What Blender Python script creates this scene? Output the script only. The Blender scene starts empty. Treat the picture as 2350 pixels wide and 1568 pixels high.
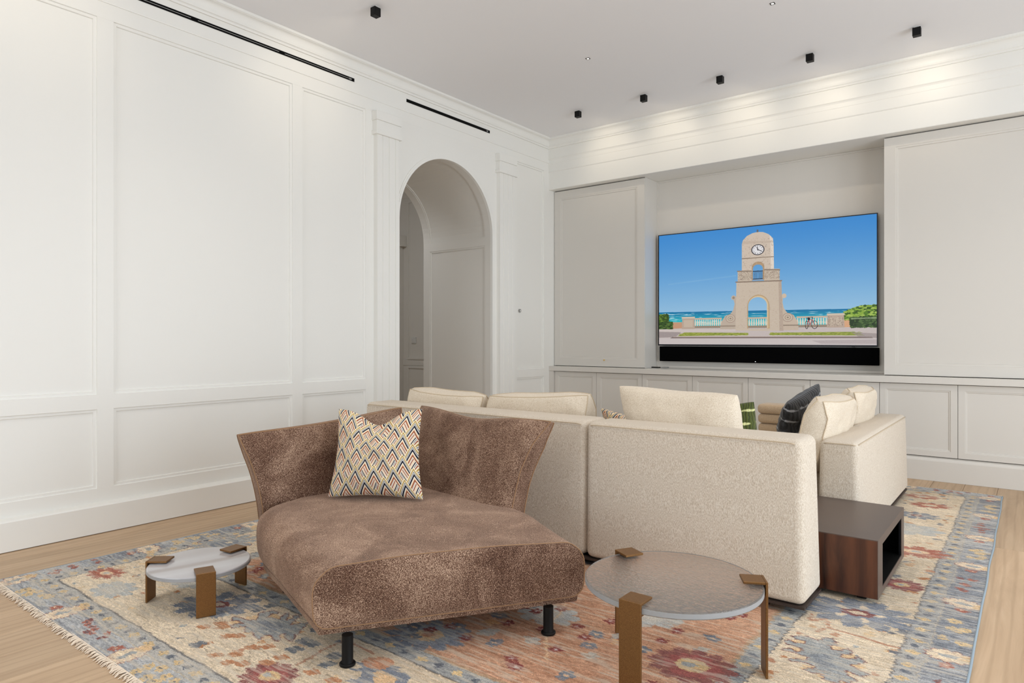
import bpy, bmesh, math, random
import numpy as np
from mathutils import Vector, noise
random.seed(7)
sc = bpy.context.scene
C = sc.collection
# ---------------------------------------------------------------- camera, world, lights, exposure
cam_d = bpy.data.cameras.new('camera'); cam = bpy.data.objects.new('camera', cam_d); C.objects.link(cam)
cam.location = (0, 0, 1.2); cam.rotation_euler = (math.radians(90), 0, math.atan(1195 / 1536))
cam_d.sensor_width = 36; cam_d.lens = 36 * 1536 / 2350; cam_d.shift_y = -4.7 / 2350; cam_d.clip_start = .05
sc.camera = cam
sc.cycles.diffuse_bounces = 8; sc.cycles.max_bounces = 14
sc.view_settings.view_transform = 'Standard'; sc.view_settings.look = 'None'; sc.view_settings.gamma = 1
sc.view_settings.exposure = -1.22
try: sc.view_settings.use_curve_mapping = False
except Exception: pass
wd = bpy.data.worlds.new('world'); sc.world = wd; wd.use_nodes = True
wd.node_tree.nodes['Background'].inputs[0].default_value = (.86, .93, 1, 1); wd.node_tree.nodes['Background'].inputs[1].default_value = .9
def area(name, loc, rot, sx, sy, power, col=(1, 1, 1), spread=180):
    l = bpy.data.lights.new(name, 'AREA'); l.shape = 'RECTANGLE'; l.size = sx; l.size_y = sy; l.energy = power; l.color = col; l.spread = math.radians(spread)
    o = bpy.data.objects.new(name, l); C.objects.link(o); o.location = loc; o.rotation_euler = rot; return o
H90 = math.pi / 2
# daylight through the tall windows of the right wall and of the wall behind the camera
DAY = (.835, .92, 1.0)
area('daylight_right_near', (3.25, 1.1, 1.45), (0, H90, 0), 2.8, 3.0, 285, DAY)
area('daylight_right_far', (3.25, 4.0, 1.45), (0, H90, 0), 2.8, 2.1, 260, DAY)
area('daylight_rear_left', (-2.7, -3.05, 1.5), (H90, 0, 0), 2.6, 2.8, 140, DAY)
area('daylight_rear_right', (1.0, -3.05, 1.5), (H90, 0, 0), 2.6, 2.8, 25, DAY)
area('hall_fill', (-6.3, 4.7, 3.5), (0, math.radians(28), 0), .8, 1.6, 85, (.95, .97, 1))  # added area light brightening the hall and vault, no fixture behind it
SPOT_W = 14
# ---------------------------------------------------------------- painted pattern data (numpy)
def vnoise(h, w, cy, cx, seed, octaves=3):
    r = np.random.RandomState(seed); out = np.zeros((h, w), np.float32); amp = 1.0; tot = 0
    for o in range(octaves):
        gy, gx = max(2, int(h / cy)) + 2, max(2, int(w / cx)) + 2
        g = r.rand(gy, gx).astype(np.float32)
        y = np.linspace(0, gy - 1.001, h); x = np.linspace(0, gx - 1.001, w)
        yi = y.astype(int); xi = x.astype(int); fy = y - yi; fx = x - xi
        fy = (fy * fy * (3 - 2 * fy))[:, None]; fx = (fx * fx * (3 - 2 * fx))[None, :]
        a = g[yi][:, xi]; b = g[yi][:, xi + 1]; c = g[yi + 1][:, xi]; d = g[yi + 1][:, xi + 1]
        out += amp * ((a * (1 - fx) + b * fx) * (1 - fy) + (c * (1 - fx) + d * fx) * fy)
        tot += amp; amp *= .55; cy = max(1, cy / 2); cx = max(1, cx / 2)
    return out / tot

def in_poly(px, py, poly):
    m = np.zeros(px.shape, bool); n = len(poly)
    for i in range(n):
        x0, y0 = poly[i]; x1, y1 = poly[(i + 1) % n]
        if y0 == y1: continue
        c = (y0 > py) != (y1 > py)
        m ^= c & (px < (x1 - x0) * (py - y0) / (y1 - y0) + x0)
    return m

class Canvas:
    tex = None
    def __init__(s, w, h, sx, sy):          # sx, sy: pixels per unit
        s.w, s.h, s.sx, s.sy = w, h, sx, sy
        s.a = np.zeros((h, w, 3), np.float32)
        s.X = (np.arange(w) + .5)[None, :] / sx + np.zeros((h, 1)); s.Y = (np.arange(h) + .5)[:, None] / sy + np.zeros((1, w))
    def win(s, x0, x1, y0, y1):
        return (slice(max(0, int(y0 * s.sy)), min(s.h, int(y1 * s.sy) + 2)), slice(max(0, int(x0 * s.sx)), min(s.w, int(x1 * s.sx) + 2)))
    def put(s, w, m, col, al=1.0):
        c = np.array(col, np.float32) / 255
        v = s.a[w]; mm = m.astype(np.float32) * al
        if s.tex is not None: mm = mm * s.tex[w]
        mm = mm[..., None]; s.a[w] = v * (1 - mm) + c * mm
    def poly(s, pts, col, al=1.0):
        xs = [p[0] for p in pts]; ys = [p[1] for p in pts]; w = s.win(min(xs), max(xs), min(ys), max(ys))
        if s.a[w].size: s.put(w, in_poly(s.X[w], s.Y[w], pts), col, al)
    def ell(s, cx, cy, rx, ry, col, rot=0, al=1.0):
        r = max(rx, ry); w = s.win(cx - r, cx + r, cy - r, cy + r)
        if not s.a[w].size: return
        dx, dy = s.X[w] - cx, s.Y[w] - cy; c, n = math.cos(rot), math.sin(rot)
        s.put(w, ((dx * c + dy * n) / rx) ** 2 + ((dy * c - dx * n) / ry) ** 2 < 1, col, al)
    def line(s, pts, wd, col, al=1.0):
        for (x0, y0), (x1, y1) in zip(pts[:-1], pts[1:]):
            w = s.win(min(x0, x1) - wd, max(x0, x1) + wd, min(y0, y1) - wd, max(y0, y1) + wd)
            if not s.a[w].size: continue
            dx, dy = x1 - x0, y1 - y0; L = dx * dx + dy * dy + 1e-12
            t = np.clip(((s.X[w] - x0) * dx + (s.Y[w] - y0) * dy) / L, 0, 1)
            s.put(w, (s.X[w] - x0 - t * dx) ** 2 + (s.Y[w] - y0 - t * dy) ** 2 < wd * wd / 4, col, al)
    def lobe(s, cx, cy, R, n, depth, col, rot=0, ex=1.0, ph=0, al=1.0, jag=0, pw=.6):
        e = max(ex, 1) * R * 1.15; w = s.win(cx - e, cx + e, cy - e, cy + e)
        if not s.a[w].size: return
        dx, dy = s.X[w] - cx, s.Y[w] - cy; c, q = math.cos(rot), math.sin(rot)
        u = (dx * c + dy * q) / ex; v = dy * c - dx * q
        th = np.arctan2(v, u); r = np.hypot(u, v)
        k = np.abs(np.cos(n * th / 2 + ph)) ** pw
        if jag: k = k + jag * np.sin(5 * n * th + 1.3) * .5
        s.put(w, r < R * (1 - depth + depth * k), col, al)

def paint_rug():
    W, H = 3.85, 5.25; S = 400
    c = Canvas(int(W * S), int(H * S), S, S); X, Y = c.X, c.Y; h, w = c.h, c.w
    R = random.Random(5)
    nz = vnoise(h, w, 60, 60, 1); streak = vnoise(h, w, 5, 90, 2); ab = vnoise(h, w, 110, 700, 3); fine = vnoise(h, w, 2, 7, 4, 2)
    wob = (nz - .5) * .022
    dx = np.minimum(X, W - X) + wob; dy = np.minimum(Y, H - Y) + wob
    L = np.minimum(np.interp(dx, [0, .135, .22, .61, .69, 3], [0, 1, 2, 3, 4, 5]), np.interp(dy, [0, .11, .195, .68, .765, 3], [0, 1, 2, 3, 4, 5]))
    def mix(a, b, t): return np.array(a, np.float32) / 255 * (1 - t[..., None]) + np.array(b, np.float32) / 255 * t[..., None]
    t = np.clip((streak * .55 + ab * .6 + fine * .35 - .45) * 2.1, 0, 1)
    blue = mix((110, 118, 132), (178, 180, 182), t); guard = mix((146, 147, 147), (182, 177, 168), t)
    beige = mix((196, 176, 148), (226, 208, 182), t); ig = mix((128, 136, 142), (174, 174, 168), t)
    terra = mix((172, 122, 94), (204, 158, 128), t)
    a = np.where((L < 1)[..., None], blue, np.where((L < 2)[..., None], guard, np.where((L < 3)[..., None], beige, np.where((L < 4)[..., None], ig, terra))))
    for k, cc in ((1, (196, 178, 150)), (2, (92, 90, 92)), (3, (88, 84, 84)), (4, (176, 150, 120))):
        m = ((L - k) > -.05 if k in (2, 4) else (L - k) > -.010) & ((L - k) < (.009 if k == 2 else .04 if k in (1, 3) else .006)); a[m] = a[m] * .35 + np.array(cc) / 255 * .65
    c.a = a.astype(np.float32)
    c.tex = np.clip(1.9 - 1.7 * vnoise(h, w, 4, 22, 41, 3) + .5 * (np.random.RandomState(42).rand(h, w) - .5), .25, 1).astype(np.float32)
    NAVY = (98, 106, 122); YEL = (212, 182, 134); RUST = (176, 112, 72); BURG = (138, 86, 82); RED = (172, 104, 88); GB = (154, 160, 162); PB = (178, 182, 180); ORG = (214, 180, 136); CRM = (228, 206, 176); DB = (118, 130, 150)
    # guard flowers and dots, on all four sides of both guards
    def along(off, step, fn):
        n = int((W - 2 * off[0]) / step)
        for i in range(n + 1):
            x = off[0] + i * (W - 2 * off[0]) / n
            for y in (off[1], H - off[1]): fn(x, y, i, 0)
        n = int((H - 2 * off[1]) / step)
        for i in range(1, n):
            y = off[1] + i * (H - 2 * off[1]) / n
            for x in (off[0], W - off[0]): fn(x, y, i, 1)
    def g1(x, y, i, ax):
        j = R.uniform(-.006, .006)
        if i % 2: c.lobe(x + j, y - j, .0155, 6, .3, NAVY, R.uniform(0, 3), 1.25)
        else: c.lobe(x + j, y, .021, 4, .5, YEL, R.uniform(-.3, .3), 1.2); c.ell(x, y, .005, .004, (140, 130, 120))
    along((.178, .152), .062, g1)
    def g2(x, y, i, ax):
        if i % 2: c.lobe(x, y, .018, 6, .35, NAVY, R.uniform(0, 3), 1.25)
        else: c.lobe(x, y, .021, 4, .5, (214, 184, 134), 0, 1.2)
    along((.65, .722), .085, g2)
    # blue band: leafy cream flowers, small rosettes
    def bb(x, y, i, ax):
        k = i % 7
        if k in (0,):
            rot = math.pi / 2 * (1 - ax) + R.uniform(-.2, .2)
            c.lobe(x, y, .064, 11, .3, BURG, rot, 1.32, jag=.3); c.lobe(x, y, .060, 11, .3, CRM, rot, 1.32, jag=.3)
            c.ell(x, y, .034, .016, GB, rot); c.lobe(x + .07 * math.cos(rot), y + .07 * math.sin(rot), .034, 5, .45, ORG, rot)
        elif k in (2, 3, 4):
            for q in range(3):
                xx, yy = x + R.uniform(-.04, .04), y + R.uniform(-.04, .04); col = YEL if (i // 7) % 2 == ax else (RED if q else BURG)
                c.lobe(xx, yy, .016 if col != YEL else .022, 5, .4, col, R.uniform(0, 3), 1.3); c.ell(xx, yy, .006, .004, NAVY)
        elif k == 6:
            c.lobe(x, y, .026, 7, .5, RED, R.uniform(0, 3), 1.1, jag=.3); c.ell(x, y, .007, .006, CRM)
    along((.068, .06), .09, bb)
    # dabs and vines on the beige border
    def border_pt():
        while True:
            x, y = R.uniform(.22, W - .22), R.uniform(.2, H - .2)
            m = min(x, W - x), min(y, H - y)
            if (m[0] < .6 and .23 < m[0]) or (m[1] < .66 and .21 < m[1]): return x, y
    for i in range(150):
        x, y = border_pt(); a0 = R.uniform(0, 6.28); pts = [(x, y)]
        for k in range(7): a0 += R.uniform(-.8, .8); pts.append((pts[-1][0] + .035 * math.cos(a0), pts[-1][1] + .035 * math.sin(a0)))
        c.line(pts, .0035, (150, 136, 118), .8)
    for i in range(620):
        x, y = border_pt()
        if 1.0 < x < 2.4 and y < .75 and R.random() < .75: continue
        col = R.choice([RUST, RUST, (196, 140, 96), (204, 160, 120), NAVY, (150, 162, 166), (220, 186, 140), (186, 130, 100)])
        rr = R.uniform(.008, .022); c.lobe(x, y, rr, R.choice([3, 4, 5]), .4, col, R.uniform(0, 3), R.uniform(1.2, 1.9), al=.85)
    def palm(x, y, r, rot, kind, ex=1.35):
        r *= .88
        if kind == 'grey':
            c.lobe(x, y, r * .86, 12, .30, ORG, rot, ex, math.pi / 2); c.lobe(x, y, r * 1.03, 12, .60, (120, 70, 68), rot, ex, pw=.5)
            c.lobe(x, y, r, 12, .60, GB, rot, ex, pw=.42); c.lobe(x, y, r * .42, 8, .2, (122, 134, 150), rot, ex); c.lobe(x + .2 * r * math.cos(rot), y + .2 * r * math.sin(rot), r * .13, 5, .3, (220, 200, 170), rot)
        elif kind == 'navy':
            c.lobe(x, y, r, 11, .45, DB, rot, ex, jag=.15); c.lobe(x, y, r * .55, 9, .3, (132, 144, 164), rot, ex)
            for k in range(5): b = rot + k * 1.256; c.ell(x + r * .45 * math.cos(b), y + r * .45 * math.sin(b), r * .14, r * .09, CRM, b)
            c.lobe(x, y, r * .26, 7, .3, BURG, rot, 1.5); c.ell(x, y, r * .2, r * .12, (210, 190, 165), rot)
        elif kind == 'burg':
            c.lobe(x, y, r, 12, .30, BURG, rot, 1.15, jag=.35); c.lobe(x, y, r * .66, 12, .2, (158, 88, 84), rot, 1.15); c.ell(x, y, r * .42, r * .36, YEL, rot); c.ell(x - r * .1, y, r * .2, r * .14, GB, rot)
        elif kind == 'red':
            c.lobe(x, y, r, 9, .45, RED, rot, 1.5, jag=.4); c.ell(x, y, r * .6, r * .32, (226, 196, 160), rot); c.ell(x, y, r * .25, r * .15, PB, rot)
        elif kind == 'pale':
            c.lobe(x, y, r, 8, .4, PB, rot, ex); c.lobe(x, y, r * .5, 6, .3, (196, 190, 176), rot, ex)
        elif kind == 'core':
            c.lobe(x, y, r, 12, .4, DB, rot, 1.3, jag=.2); c.lobe(x, y, r * .66, 10, .2, (150, 158, 170), rot, 1.3); c.ell(x, y, r * .42, r * .36, (220, 184, 140), rot); c.ell(x, y, r * .2, r * .14, (200, 140, 110), rot)
    O = (4.03, -1.04)
    P = lambda px, py: (px + O[0], py + O[1])
    for px, py, r, rot, k in [(-2.89, 1.56, .17, .5, 'navy'), (-2.13, 1.34, .11, .2, 'burg'), (-3.72, 1.42, .085, .2, 'red'),
                              (-3.45, 1.35, .11, .1, 'pale'), (-.60, 3.22, .20, .2, 'navy'), (-.50, 3.72, .10, .3, 'burg'), (-.98, 2.33, .16, .2, 'burg'), (-.52, 4.35, .13, .2, 'red'),
                              (-.62, 4.85, .17, .1, 'pale'), (-.62, 5.25, .12, 0, 'navy'), (-.58, 5.62, .10, .2, 'red'), (-.66, 5.9, .09, .1, 'red'), (-3.72, 2.05, .17, 1.4, 'grey'), (-3.70, 2.55, .12, .5, 'red'), (-3.7, 3.1, .18, 1.2, 'navy'),
                              (-3.25, 1.63, .10, .3, 'pale'), (-1.30, 1.5, .16, .4, 'grey'), (-.75, 1.5, .16, .9, 'navy'), (-.58, 2.1, .13, .4, 'burg'), (-3.7, 3.7, .18, 1.5, 'grey'), (-3.7, 4.4, .17, .5, 'core'), (-3.7, 5.1, .17, 1.3, 'navy'),
                              (-1.65, 2.38, .12, .3, 'pale'), (-1.30, 2.62, .12, .3, 'pale'), (-1.92, 1.92, .16, .5, 'core'), (-1.0, 6.0, .14, .1, 'grey'), (-1.6, 6.0, .12, .1, 'red'), (-2.3, 6.0, .16, .1, 'navy'), (-3.0, 6.0, .14, .1, 'grey')]:
        x, y = P(px, py); palm(x, y, r, rot, k)
    # figures traced as plain outlines in rug metres
    EDG = (124, 84, 80)
    def figure(pts, fill, drops, core, ccol, dcol):
        for x, y in drops: c.ell(x, y, .034, .020, dcol, .6)
        c.poly(pts, fill); c.line(pts + pts[:1], .006, EDG, .85); c.poly(core, ccol)
    figure([(1.327, 0.477), (1.327, 0.495), (1.357, 0.506), (1.412, 0.514), (1.427, 0.543), (1.387, 0.571), (1.38, 0.601), (1.405, 0.633), (1.436, 0.639), (1.45, 0.625), (1.433, 0.606), (1.447, 0.576), (1.469, 0.588), (1.501, 0.601), (1.47, 0.647), (1.476, 0.663), (1.503, 0.643), (1.534, 0.609), (1.547, 0.631), (1.521, 0.657), (1.537, 0.675), (1.559, 0.657), (1.564, 0.632), (1.591, 0.592), (1.608, 0.633), (1.63, 0.656), (1.655, 0.609), (1.684, 0.568), (1.7, 0.54), (1.718, 0.524), (1.715, 0.506), (1.686, 0.509), (1.645, 0.532), (1.638, 0.512), (1.675, 0.49), (1.677, 0.471), (1.645, 0.472), (1.614, 0.488), (1.589, 0.479), (1.596, 0.459), (1.612, 0.446), (1.601, 0.437), (1.556, 0.448), (1.524, 0.46), (1.517, 0.448), (1.504, 0.438), (1.481, 0.452), (1.465, 0.467), (1.44, 0.458), (1.44, 0.442), (1.434, 0.426), (1.393, 0.438), (1.401, 0.461), (1.417, 0.479), (1.381, 0.484), (1.353, 0.468)], (150, 157, 160), [(1.402, 0.541), (1.447, 0.593), (1.507, 0.617), (1.585, 0.61), (1.389, 0.474), (1.458, 0.461), (1.528, 0.457), (1.604, 0.47), (1.654, 0.514)], [(1.44, 0.514), (1.46, 0.551), (1.513, 0.576), (1.565, 0.572), (1.599, 0.533), (1.579, 0.502), (1.516, 0.501)], (126, 136, 148), (216, 182, 138))
    figure([(3.27, 1.769), (3.316, 1.804), (3.361, 1.789), (3.37, 1.821), (3.402, 1.846), (3.428, 1.798), (3.411, 1.767), (3.421, 1.739), (3.45, 1.75), (3.466, 1.786), (3.485, 1.766), (3.484, 1.732), (3.464, 1.721), (3.465, 1.694), (3.491, 1.698), (3.518, 1.735), (3.534, 1.72), (3.538, 1.686), (3.513, 1.661), (3.501, 1.646), (3.529, 1.636), (3.55, 1.622), (3.575, 1.617), (3.568, 1.596), (3.557, 1.578), (3.504, 1.596), (3.506, 1.568), (3.527, 1.554), (3.541, 1.536), (3.53, 1.499), (3.496, 1.511), (3.503, 1.478), (3.456, 1.48), (3.44, 1.517), (3.41, 1.503), (3.379, 1.509), (3.384, 1.534), (3.402, 1.538), (3.4, 1.562), (3.372, 1.567), (3.323, 1.545), (3.315, 1.566), (3.341, 1.581), (3.369, 1.592), (3.363, 1.615), (3.321, 1.627), (3.279, 1.617), (3.273, 1.636), (3.297, 1.655), (3.318, 1.636), (3.341, 1.665), (3.318, 1.683), (3.269, 1.681), (3.257, 1.708), (3.268, 1.729), (3.294, 1.712), (3.326, 1.731), (3.324, 1.754), (3.289, 1.745)], (150, 157, 160), [(3.304, 1.735), (3.324, 1.659), (3.348, 1.583), (3.393, 1.536), (3.432, 1.76), (3.478, 1.715), (3.521, 1.651), (3.53, 1.591), (3.508, 1.53), (3.449, 1.513)], [(3.372, 1.644), (3.407, 1.694), (3.45, 1.639), (3.475, 1.594), (3.437, 1.565), (3.397, 1.587)], (132, 142, 152), (220, 186, 142))
    c.poly([(2.131, 0.441), (2.168, 0.485), (2.138, 0.517), (2.077, 0.503), (2.117, 0.542), (2.054, 0.553), (2.091, 0.573), (2.122, 0.588), (2.153, 0.595), (2.15, 0.645), (2.178, 0.615), (2.222, 0.632), (2.231, 0.598), (2.261, 0.613), (2.301, 0.597), (2.333, 0.545), (2.237, 0.47), (2.187, 0.454)], DB); c.poly([(2.17, 0.543), (2.183, 0.569), (2.228, 0.571), (2.276, 0.561), (2.297, 0.517), (2.242, 0.482)], (216, 180, 138)); c.ell(2.13, .60, .06, .045, (196, 140, 108), .4)
    for x, y in [(1.321, 0.365), (1.348, 0.425), (1.48, 0.374), (1.514, 0.405), (1.598, 0.264), (1.657, 0.314), (1.651, 0.384), (1.692, 0.425), (1.691, 0.262), (1.742, 0.289), (1.811, 0.407), (1.806, 0.351), (2.0, 0.41), (2.103, 0.419)]: c.lobe(x, y, .022, 4, .3, (186, 128, 92), .5, 1.5)
    for x, y in [(1.794, 0.476), (1.76, 0.542), (1.813, 0.543), (1.957, 0.535), (1.993, 0.48), (1.344, 0.654), (1.341, 0.595), (1.46, 0.268)]: c.lobe(x, y, .030, 4, .5, (112, 120, 130), .7, 1.2)
    for pl in ([(1.909, 0.41), (1.902, 0.452), (1.896, 0.5), (1.878, 0.541), (1.885, 0.594), (1.892, 0.649)], [(1.915, 0.647), (1.985, 0.643), (2.06, 0.637)], [(3.269, 2.044), (3.291, 1.973), (3.332, 2.026), (3.37, 1.951), (3.332, 1.875)], [(3.369, 1.937), (3.436, 1.936), (3.494, 1.93), (3.548, 1.916), (3.579, 1.91), (3.628, 1.912)]): c.line(pl, .014, (180, 130, 104), .85)
    # terracotta field: vines, rosettes, pale leaves
    for i in range(26):
        x, y = R.uniform(.8, W - .8), R.uniform(.85, H - .9); a0 = R.choice([.5, 2.1, 1.2]); pts = [(x, y)]
        for k in range(6): a0 += R.uniform(-.25, .25); pts.append((min(W - .72, max(.72, pts[-1][0] + .09 * math.cos(a0))), min(H - .8, max(.8, pts[-1][1] + .09 * math.sin(a0)))))
        c.line(pts, .011, (226, 190, 150), .8)
    for i in range(90):
        x, y = R.uniform(.75, W - .75), R.uniform(.82, H - .85); a0 = R.uniform(0, 3); c.line([(x, y), (x + .12 * math.cos(a0), y + .12 * math.sin(a0))], .004, (140, 92, 76), .8)
    for i in range(430):
        x, y = R.uniform(.74, W - .74), R.uniform(.81, H - .82); k = R.random()
        if k < .42:
            c.lobe(x, y, .028, 6, .6, (136, 70, 66), R.uniform(0, 3), 1.15); c.ell(x, y, .007, .007, (196, 176, 176))
        elif k < .70:
            c.lobe(x, y, .030, 5, .45, (112, 120, 136), R.uniform(0, 3), 1.4); c.ell(x, y, .010, .008, (216, 176, 140))
        elif k < .9: c.lobe(x, y, R.uniform(.02, .04), 4, .4, (176, 176, 168), R.uniform(0, 3), 1.5, al=.85)
        else: c.lobe(x, y, .03, 4, .5, (214, 160, 112), R.uniform(0, 3), 1.3)
    # knotted edge jitter and tonal variation
    jx = ((np.random.RandomState(3).rand(h, w) - .5) * 3.0 + (vnoise(h, w, 3, 12, 9, 2) - .5) * 14).astype(int); jy = ((np.random.RandomState(4).rand(h, w) - .5) * 2.4 + (vnoise(h, w, 9, 9, 10, 2) - .5) * 5).astype(int)
    yy = np.clip(np.arange(h)[:, None] + jy, 0, h - 1); xx = np.clip(np.arange(w)[None, :] + jx, 0, w - 1)
    a = c.a[yy, xx]
    g = (.90 + .2 * fine + .30 * (np.random.RandomState(8).rand(h, w) - .5))[..., None]
    lum = a.mean(-1, keepdims=True); sat = np.where((a[..., 0] > a[..., 2] * 1.12)[..., None], .90, .55); a = lum + (a - lum) * sat
    a = a * g
    wear = np.clip((vnoise(h, w, 4, 40, 12) - .50) * 3.0, 0, .55)[..., None]
    a = a * (1 - wear) + np.array((.80, .76, .70), np.float32) * wear
    return np.clip(a, 0, 1)

def paint_screen():
    W, H = 1600, 900; c = Canvas(W, H, W, H); X, Y = c.X, c.Y
    R = random.Random(2)
    t = np.clip(Y / .715, 0, 1)[..., None]; top = np.array((62, 138, 208)) / 255; bot = np.array((146, 190, 222)) / 255
    c.a[:] = top * (1 - t ** 1.2) + bot * t ** 1.2
    n = vnoise(H, W, 60, 300, 21)
    d = np.abs(Y - (.46 - .13 * X)); m = (np.exp(-(d / .006) ** 2) * np.clip(n * 1.6 - .4, 0, 1) * ((X < .40) & (X > .05)))[..., None] * .16
    c.a = (c.a * (1 - m) + m).astype(np.float32)
    hz = .707 + .012 * (X - .06)
    sea = Y > hz; k = np.clip((Y - hz) / .10, 0, 1); nn = vnoise(H, W, 4, 60, 23)
    s0 = np.array((18, 110, 160)) / 255; s1 = np.array((40, 190, 196)) / 255
    sc = s0 * (1 - k[..., None]) + s1 * k[..., None]; foam = np.clip((nn - .60) * 6, 0, 1)[..., None] * (k[..., None] > .12)
    sc = sc * (1 - foam * .8) + foam * .8; c.a = np.where(sea[..., None], sc, c.a).astype(np.float32)
    stone = (200, 184, 166); dk = (150, 134, 118); lt = (222, 208, 192)
    c.poly([(0, .845), (1, .85), (1, 1), (0, 1)], (196, 184, 180))
    # shrubs, hedges, planter walls
    def leafy(x0, x1, y0, y1, n, cols):
        for i in range(n):
            x, y = R.uniform(x0, x1), R.uniform(y0, y1); c.ell(x, y, R.uniform(.003, .008), R.uniform(.006, .012), R.choice(cols), R.uniform(0, 3))
    c.poly([(.06, .80), (.125, .80), (.125, .855), (.06, .86)], (196, 150, 120)); c.poly([(.87, .79), (.905, .785), (.905, .86), (.87, .86)], (214, 164, 126))
    leafy(0, .048, .73, .80, 260, [(70, 98, 34), (108, 136, 50), (50, 74, 26)]); leafy(0, .07, .80, .865, 420, [(56, 84, 36), (84, 112, 50), (40, 62, 28)])
    for i in range(900):
        a = R.random(); x = .872 + .13 * a; top_ = .745 - .05 * math.sin(min(1, a * 1.3) * 1.6); c.ell(x, R.uniform(top_, .80), .006, .009, R.choice([(84, 124, 36), (134, 166, 58), (56, 88, 28), (160, 186, 84)]), R.uniform(0, 3))
    leafy(.90, 1.0, .785, .86, 700, [(54, 78, 38), (80, 106, 56), (38, 58, 28)]); c.poly([(.90, .79), (1, .785), (1, .797), (.90, .80)], (170, 186, 150), .6)
    # balustrades
    def bal(x0, x1, yt, yb):
        c.poly([(x0, yb - .014), (x1, yb - .014), (x1, yb + .006), (x0, yb + .006)], dk)
        n = int((x1 - x0) / .0105)
        for i in range(n):
            x = x0 + (i + .5) * (x1 - x0) / n
            c.poly([(x - .0018, yt + .014), (x + .0018, yt + .014), (x + .0042, (yt + yb) / 2 + .012), (x + .0022, yb - .014), (x - .0022, yb - .014), (x - .0042, (yt + yb) / 2 + .012)], lt)
        c.poly([(x0, yt), (x1, yt), (x1, yt + .014), (x0, yt + .014)], (196, 178, 160))
    bal(.191, .33, .766, .85); bal(.457, .545, .768, .853); bal(.675, .806, .768, .852)
    def pier(x0, x1, yt, yb):
        c.poly([(x0 - .003, yt), (x1 + .003, yt), (x1 + .003, yt + .016), (x0 - .003, yt + .016)], (206, 190, 172)); c.poly([(x0, yt + .016), (x1, yt + .016), (x1 + .003, yb), (x0 - .003, yb)], (184, 164, 148))
        c.poly([(x0 + .008, yt + .03), (x1 - .008, yt + .03), (x1 - .008, yb - .016), (x0 + .008, yb - .016)], (196, 178, 160))
    pier(.127, .19, .752, .862); pier(.806, .872, .750, .862)
    # scroll buttresses
    c.poly([(.402, .575), (.402, .88), (.322, .88), (.322, .845), (.328, .80), (.345, .755), (.372, .735), (.386, .70), (.392, .65), (.388, .62)], (188, 172, 156)); c.ell(.387, .597, .0115, .020, (190, 174, 158)); c.ell(.387, .597, .006, .011, dk)
    c.poly([(.608, .575), (.608, .88), (.684, .88), (.684, .845), (.678, .80), (.662, .755), (.634, .735), (.620, .70), (.614, .65), (.616, .62)], (196, 178, 160)); c.ell(.621, .597, .0105, .019, (206, 186, 164))
    for cx in (.372, .637):
        for r, cc in ((.024, (168, 150, 136)), (.020, stone), (.014, (164, 146, 132)), (.010, stone), (.005, dk)): c.ell(cx, .775, r, r * 1.55, cc)
    for x0, x1 in ((.322, .402), (.608, .684)): c.poly([(x0, .835), (x1, .835), (x1, .845), (x0, .845)], dk)
    # tower
    def arch(x0, x1, yt, yb, ys):
        cx = (x0 + x1) / 2; rx = (x1 - x0) / 2; return [(x0, yb), (x0, ys)] + [(cx - rx * math.cos(math.pi * i / 24), ys - (ys - yt) * math.sin(math.pi * i / 24)) for i in range(25)] + [(x1, yb)]
    m0 = c.a.copy()
    c.poly([(.401, .466), (.609, .470), (.618, .885), (.396, .880)], stone); c.poly([(.596, .47), (.609, .47), (.618, .885), (.600, .885)], (182, 164, 148))
    c.poly([(.407, .368), (.475, .362), (.475, .463), (.407, .463)], (196, 180, 162)); c.poly([(.53, .362), (.601, .372), (.601, .466), (.53, .463)], (196, 180, 162))
    c.poly([(.427, .375), (.427, .142), (.432, .110), (.452, .075), (.478, .056), (.502, .050), (.527, .056), (.552, .078), (.571, .115), (.574, .165), (.576, .375)], (206, 190, 174))
    c.poly([(.556, .085), (.571, .115), (.574, .165), (.576, .375), (.562, .375), (.560, .15)], (226, 212, 198))
    c.poly([(.427, .142), (.43, .118), (.572, .135), (.574, .150)], (184, 166, 150), .5)
    c.poly([(.496, .052), (.496, .030), (.505, .030), (.505, .052)], (96, 104, 116))
    for (x0, y0, x1, y1) in ((.396, .459, .612, .466), (.404, .366, .475, .372), (.532, .366, .603, .376), (.427, .262, .575, .265)): c.poly([(x0, y0), (x1, y1), (x1, y1 + .010), (x0, y0 + .010)], (140, 122, 108))
    c.poly([(.427, .27), (.575, .27), (.575, .275), (.427, .275)], stone)
    # openings: through them sky, sea and balustrade show
    def hole(pl):
        w = c.win(min(p[0] for p in pl), max(p[0] for p in pl), min(p[1] for p in pl), max(p[1] for p in pl)); m = in_poly(c.X[w], c.Y[w], pl); v = c.a[w]; v[m] = m0[w][m]; c.a[w] = v
    c.poly(arch(.452, .556, .578, .865, .68), (186, 158, 122)); c.poly(arch(.457, .550, .588, .862, .672), (214, 190, 154)); hole(arch(.457, .544, .600, .868, .672))
    c.poly(arch(.474, .532, .300, .456, .345), (176, 148, 118)); hole(arch(.479, .525, .325, .452, .36))
    c.poly([(.479, .376), (.525, .378), (.525, .384), (.479, .382)], (24, 34, 56))
    for i in range(8): x = .481 + i * .0061; c.poly([(x, .38), (x + .0016, .38), (x + .0016, .45), (x, .45)], (24, 34, 56))
    c.poly([(.479, .442), (.525, .442), (.525, .448), (.479, .448)], (24, 34, 56))
    # clock with numerals and hands
    c.ell(.502, .200, .0305, .0455, (30, 32, 44)); c.ell(.502, .200, .0265, .0395, (226, 224, 226))
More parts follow.
